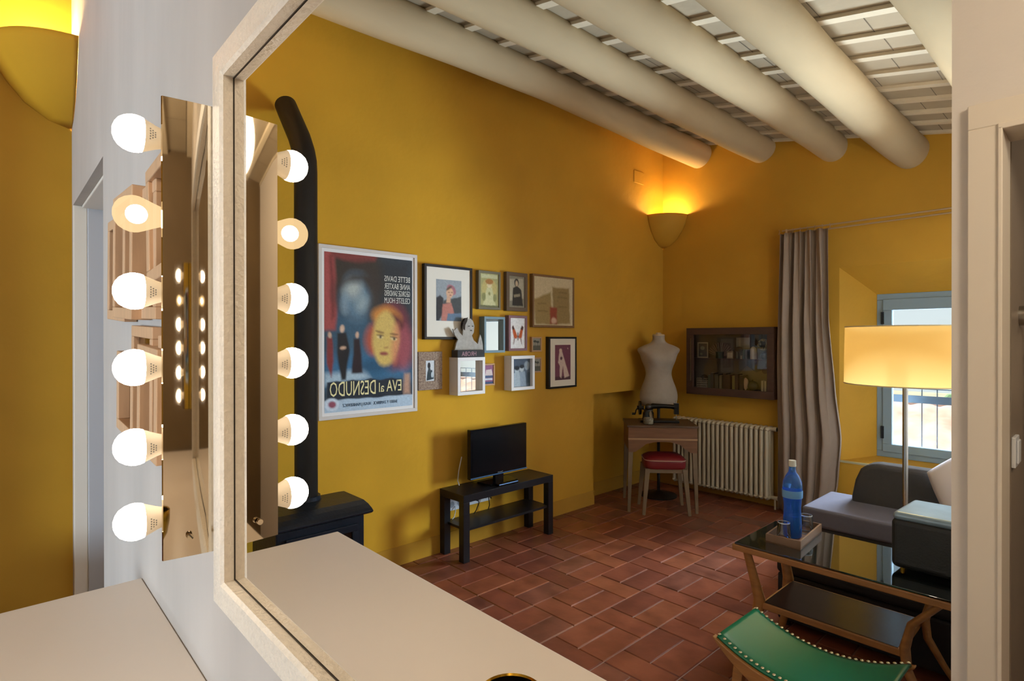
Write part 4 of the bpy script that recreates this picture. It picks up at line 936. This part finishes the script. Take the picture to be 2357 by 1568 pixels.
b = MB(); b.box(-.19,.325,-.165,.165,.2902,.292); b.build('shelf_panel', TW, tb)
for a, ex, sx3 in ((1,.335,1),(-1,-.20,-1)):
    for c in (-1,1):
        b = MB()
        top = (.395 if a > 0 else -.33); bot = (.40 if a > 0 else -.345)
        pts = [(top, c*.19, ZTt-.036), (ex+.035*a, c*.175, .40), (ex+.012*a, c*.165, .30), (ex+.02*a, c*.17, .22), ((ex+bot)/2, c*.185, .12), (bot, c*.2, 0.001)]
        b.tube(pts, [.019,.022,.027,.025,.02,.014], seg=12, flat=.62); b.build('leg', OAK, tb, smooth=50)

TRW = mat('tan_wood_tray', '8a6a50', .45, noise=.2, nscale=8)
ty = thing('tray', 'square wooden tray with raised sides on coffee table glass', 'tray', (1.06, 2.50, ZTt), radians(0))
tc0 = Vector((1.045, 2.395)) # near corner
ty.location = (1.05, 2.555, ZTt); trz = radians(-4)
b = MB(); hw, hd, hh = .075, .165, .04
b.box(-hw,hw,-hd,hd,.002,.008); b.build('base', TRW, ty)
b = MB(); b.box(-hw,hw,-hd,-hd+.008,.0,hh); b.box(-hw,hw,hd-.008,hd,.0,hh); b.box(-hw,-hw+.008,-hd+.008,hd-.008,.0,hh); b.box(hw-.008,hw,-hd+.008,hd-.008,.0,hh); b.build('rim', TRW, ty, bevel=.001)
ty.rotation_euler = (0,0,trz)
# bottle
def glass_mat(name, tint, rough=.0, ior=1.45, transm=1):
    m = mat(name, tint, rough); m.node_tree.nodes['Principled BSDF'].inputs['Transmission Weight'].default_value = transm; m.node_tree.nodes['Principled BSDF'].inputs['IOR'].default_value = ior
    return m
BLU = glass_mat('blue_bottle_glass', '55b0ff', .02, transm=.8)
bt = thing('water_bottle', 'tall blue glass water bottle with white cap standing in the tray', 'bottle', (1.052, 2.535, ZTt+.0085))
b = MB(); b.lathe([(.001,0),(.036,0),(.041,.006),(.041,.06),(.038,.10),(.037,.14),(.041,.19),(.043,.235),(.040,.262),(.028,.288),(.017,.303),(.0145,.32),(.0145,.338)], 36, cap=False); b.build('body', BLU, bt, smooth=True)
b = MB(); b.lathe([(.001,.004),(.037,.004),(.037,.06),(.034,.10),(.033,.14),(.036,.18),(.001,.18)], 28, cap=False); b.build('water', glass_mat('water_in_bottle', '2f7fd8', .0, 1.25, .7), bt, smooth=True)
b = MB(); b.lathe([(.0437,.185),(.0444,.19),(.0444,.215),(.0437,.22)], 36, cap=False); b.build('band', mat('pale_blue_band', '6fa6d8', .4), bt, smooth=True)
b = MB(); b.cyl((0,0,.330),(0,0,.358),.0165,.0158,seg=24); b.build('cap', mat('white_cap', 'dcdccc', .4), bt, smooth=True)
CG = thin_glass('tumbler_glass', 'f0f4f6', 1.6)
for i, (gx, gy, lab) in enumerate(((1.055,2.445,'upturned clear tumbler at the front of the tray, nearest the mirror'), (1.025,2.635,'upturned clear tumbler behind the blue bottle, toward the sofa'), (1.088,2.60,'upturned clear tumbler behind the blue bottle on its left side'))):
    t = thing('tumbler', lab, 'glass', (gx, gy, ZTt+.0085), 0, 'tumblers on the tray')
    b = MB(); b.lathe([(.031,0),(.031,.004),(.027,.078),(.024,.084),(.001,.085)], 28, cap=False); b.build('body', CG, t, smooth=True)
    b = MB(); b.lathe([(.0312,0),(.0312,.0022),(.0295,.0022),(.0295,0),(.0312,0)], 28, cap=False); b.lathe([(.0245,.0835),(.026,.0815),(.0255,.0855),(.0245,.0858),(.0245,.0835)], 28, cap=False); b.build('rim', mat('glass_rim', 'd2dce2', .1, .3), t, smooth=True)

rdx = thing('bread_bin', 'dark rounded metal box with scuffed shiny lid on the coffee table', 'box', (.50, 2.60, ZTt), radians(0))
DBX = mat('dark_leathery_box', '24221f', .45, noise=.3, nscale=20, bump=.1, bscale=120); LID = mat('scuffed_blue_lid', '9fb6c4', .28, .35, noise=.3, nscale=9)
b = MB(); b.prismz([(-.14,-.15),(.137,-.15),(.12,.13),(-.14,.13)], .012, .212); b.build('body', DBX, rdx, bevel=.022, seg=5)
b = MB(); b.prismz([(-.138,-.148),(.132,-.148),(.116,.128),(-.138,.128)], .205, .238); b.build('lid', LID, rdx, bevel=.016, seg=4)
for a in (-.1,.1):
    for c in (-.12,.09): b = MB(); b.cyl((a,c,0),(a,c,.016),.01); b.build('foot', BRASS, rdx)

ot = thing('ottoman', 'low black upholstered ottoman in the shade behind the coffee table', 'ottoman', (.82, 2.93, 0))
OTT = mat('black_upholstery', '141316', .7, noise=.1, nscale=30, bump=.1, bscale=200)
b = MB(); b.box(-.40,.40,-.15,.15,.03,.27); b.build('base', OTT, ot, bevel=.012, seg=3)
b = MB(); b.box(-.405,.405,-.155,.155,.271,.335); b.build('cushion_top', OTT, ot, bevel=.02, seg=4)
for a in (-.36,.36):
    for c in (-.12,.12): b = MB(); b.cyl((a,c,0),(a,c,.032),.015); b.build('foot', PIPE, ot)

# ---------------------------------------------------------------- green saddle stool
gs = thing('saddle_stool', 'low wooden stool with curved green leather seat edged in brass studs', 'stool', (.705, 1.768, 0), radians(1))
GRN = mat('green_leather', '006b48', .33, noise=.12, nscale=5)
sag = lambda x: .385+.065*(abs(x)/.25)**2.0
def top(u, v):
    x = -.25+.5*u; y = -.15+.3*v; e = .006*(1-min(1,(1-abs(2*v-1))*10))
    return (x, y, sag(x)-e+.004)
b = MB(); b.grid(top, 40, 12); ob = b.build('seat', GRN, gs, smooth=80, solid=.008)
for yy in (-.15,.15):
    b = MB(); n_ = 30; up = [(-.262+.524*k/n_, sag(-.262+.524*k/n_)-.006) for k in range(n_+1)]; lo = [(-.262+.524*k/n_, sag(-.262+.524*k/n_)-.012-.05*(1-(abs(-.262+.524*k/n_)/.262)**2.5)) for k in range(n_+1)]
    b.prism(up+lo[::-1], yy-.012, yy+.012); b.build('side_rail', OAK, gs, bevel=.003)
for yy in (-.143,.143):
    b = MB()
    for k in range(27):
        x = -.245+.49*k/26; b.ball((x, yy, sag(x)+.009), .0062, seg=8, ring=6, sc=(1,1,.5))
    b.build('stud_row', mat('brass_stud', 'd8d0b0', .25, .7), gs, smooth=True)
for a in (-1,1):
    for c in (-1,1):
        b = MB(); b.bar((a*.17,c*.14,sag(.17)-.03),(a*.215,c*.15,0),.017,.012); b.build('leg', OAK, gs, bevel=.002)
b = MB(); b.cyl((-.19,0,.16),(.19,0,.16),.01); b.cyl((.19,-.145,.16),(.19,.145,.16),.01); b.cyl((-.19,-.145,.16),(-.19,.145,.16),.01); b.build('stretcher', OAK, gs, smooth=True)

# ---------------------------------------------------------------- bathroom glimpse
hk = thing('towel_hook', 'round chrome double hook on the taupe bathroom wall', 'hook', (.195, 1.90, 1.555), pi/2)
def hkp(name, f): b = MB(); f(b); return b.build(name, STEEL, hk, smooth=True)
hkp('wall_plate', lambda b: b.cyl((0,0,0),(0,.012,0),.028,seg=28)); hkp('arm', lambda b: b.tube([(0,.012,0),(0,.05,0),(0,.056,-.02)], .005)); hkp('knob', lambda b: b.cyl((0,.045,0),(0,.06,0),.017,seg=20))
tw = thing('hand_towel', 'small pale towel hanging in the bathroom, just at the photo edge', 'towel', (.14, 2.02, 1.28))
b = MB(); b.grid(lambda u, v: (-.06+.09*u+.0, .012*sin(u*9), .0+.2*v-(0.02*(u-.5)**2)), 16, 6); b.build('cloth', mat('pale_towel', 'c2b5a4', .9), tw, smooth=80, solid=.012)
b = MB(); b.grid(lambda u, v: (-.06+.09*u+.0, .0135*sin(u*9), .02+.012*v), 16, 2); b.build('hem', mat('towel_hem', 'ab9d8c', .9), tw, solid=.014)
sw = thing('light_switch', 'white rocker light switch beside the bathroom doorway', 'switch', (.195, 1.765, 1.19), pi/2)
b = MB(); b.box(-.04,.04,0,.009,-.04,.04); b.build('plate', WPL, sw, bevel=.002); b = MB(); b.box(-.024,.024,.009,.014,-.03,.03); b.build('rocker', WPL, sw, bevel=.002)
ba = MB(); ba.box(.1,.112,2.2,2.9,0,2.1); 

# ---------------------------------------------------------------- outside
gr = MB(); gr.add([(-25,YB+.5,-3.2),(25,YB+.5,-3.2),(25,60,-3.2),(-25,60,-3.2)], [(0,1,2,3)])
GRD = mat('dry_ground', 'b8ae8c', .9, noise=.3, nscale=.4)
struct(gr.build('ground', GRD))
ROOF = mat('sunlit_clay_tiles', 'd99a80', .85, noise=1, col2='f0d8c8', nscale=1.6)
rf = thing('tiled_roof', 'sunlit clay-tiled roof rising away below the window outside', 'roof', (1.5, 6.3, -3.2))
b = MB()
def rfn(u, v):
    x = -5+10*u; y = 3.9*v; return (x, y, 2.75+.92*v+.04*abs(sin(x*9)))
b.grid(rfn, 240, 16); b.build('clay_tiles', ROOF, rf, smooth=60); b = MB(); b.cyl((-5,3.95,3.67),(5,3.95,3.67),.06); b.build('ridge', ROOF, rf, smooth=True)
b = MB(); b.box(-4.9,4.9,.3,4.6,0,2.72); b.build('wall', mat('roof_wall', 'c9bda4', .9), rf)
LEAF = mat('sunlit_foliage', 'a9c48c', .9, noise=1, col2='5f8a5c', nscale=2.4); TRK = mat('trunk_brown', '5a4632', .9)
rnd = random.Random(11)
for i, (tx, ty_, hh, lab) in enumerate(((6.2,21,3.25,'bushy green tree outside the window, leftmost in the view'), (3.2,23,3.0,'low round green tree outside in middle of the window view'), (.0,21,3.3,'bushy green tree outside, right of the lamp pole'), (-3.4,23,3.1,'distant green tree outside at right of the window view'))):
    t = thing('tree', lab, 'tree', (tx, ty_, -3.2), 0, 'trees outside the window')
    b = MB(); b.cyl((0,0,0),(0,0,1.6),.16,.1); b.build('trunk', TRK, t)
    b = MB()
    for k in range(26): b.ball((rnd.uniform(-1.0,1.0), rnd.uniform(-.7,.7), 1.5+rnd.uniform(0,hh-1.9)), rnd.uniform(.3,.55), seg=8, ring=6)
    b.build('crown', LEAF, t)
rl = thing('balcony_railing', 'thin dark metal railing just outside the window', 'railing', (.95, YB+.62, .35))
RM = mat('dark_railing_metal', '39424a', .5, .5)
for a, c in ((.715,.722),(.597,.66),(.02,.035)): b = MB(); b.box(-.75,.75,-.008,.008,a,c); b.build('rail', RM, rl)
for k in range(15):
    x = .183-.104*7+.104*k; b = MB(); b.cyl((x,0,0),(x,0,.72),.0045,seg=8); b.build('bar', RM, rl)
lg = MB(); lg.box(-.2,1.8,YB+.5,YB+.75,.25,.35); struct(lg.build('trim_3', WHITEW))

# ---------------------------------------------------------------- lights
wd = bpy.data.worlds.new('world'); SC.world = wd; wd.use_nodes = True
N = wd.node_tree.nodes; L = wd.node_tree.links; bg = N['Background']
gx = N.new('ShaderNodeTexCoord'); sp_ = N.new('ShaderNodeSeparateXYZ'); mr_ = N.new('ShaderNodeMapRange'); mx_ = N.new('ShaderNodeMix'); mx_.data_type = 'RGBA'
L.new(gx.outputs['Generated'], sp_.inputs[0]); L.new(sp_.outputs['Z'], mr_.inputs[0]); mr_.inputs[1].default_value = 0; mr_.inputs[2].default_value = .5
L.new(mr_.outputs[0], mx_.inputs[0]); mx_.inputs[6].default_value = lin('eafaff'); mx_.inputs[7].default_value = lin('9ccbf0'); L.new(mx_.outputs[2], bg.inputs[0]); bg.inputs[1].default_value = 1.05
def light(name, typ, loc_, energy, col, size=.1, rot=None, **kw):
    l = bpy.data.lights.new(name, typ); l.energy = energy; l.color = col
    if typ == 'AREA': l.shape = kw.get('shape', 'RECTANGLE'); l.size = size; l.size_y = kw.get('size_y', size)
    elif typ == 'SUN': l.angle = size
    else: l.shadow_soft_size = size
    o = bpy.data.objects.new(name, l); COL.objects.link(o); o.location = loc_
    if rot: o.rotation_euler = rot
    return o
light('sun', 'SUN', (0,8,6), 9, (1,.95,.88), radians(.5), rot=(radians(-35), radians(18), 0))
# daylight through the window
p = light('window_daylight', 'AREA', ((ix0+ix1)/2, YB+.40, (iz0+iz1)/2), 480, (.64,.81,1), ix1-ix0, rot=(radians(-90),0,0), size_y=iz1-iz0)
p.data.spread = radians(160); p.visible_glossy = False; p.visible_camera = False
light('hall_fill_light', 'POINT', (-.75,.75,2.35), 40, (1,.88,.72), .18)  # added warm fill for the hall, no fixture behind it
light('living_room_fill_light', 'POINT', (.44,3.3,2.2), 14, (1,.90,.78), .02)  # unseen fill added behind the partition to brighten the living area
light('floor_lamp_glow', 'POINT', (lx,ly,1.42), 2.5, (1,.75,.4), .05)
light('bathroom_light', 'POINT', (-.7,2.2,2.1), 8, (1,.86,.7), .1)

SC.view_settings.view_transform = 'Standard'
SC.view_settings.look = 'None'
SC.view_settings.exposure = 0
SC.cycles.max_bounces = 10
SC.cycles.glossy_bounces = 8
SC.cycles.transparent_max_bounces = 12
SC.cycles.sample_clamp_indirect = 6
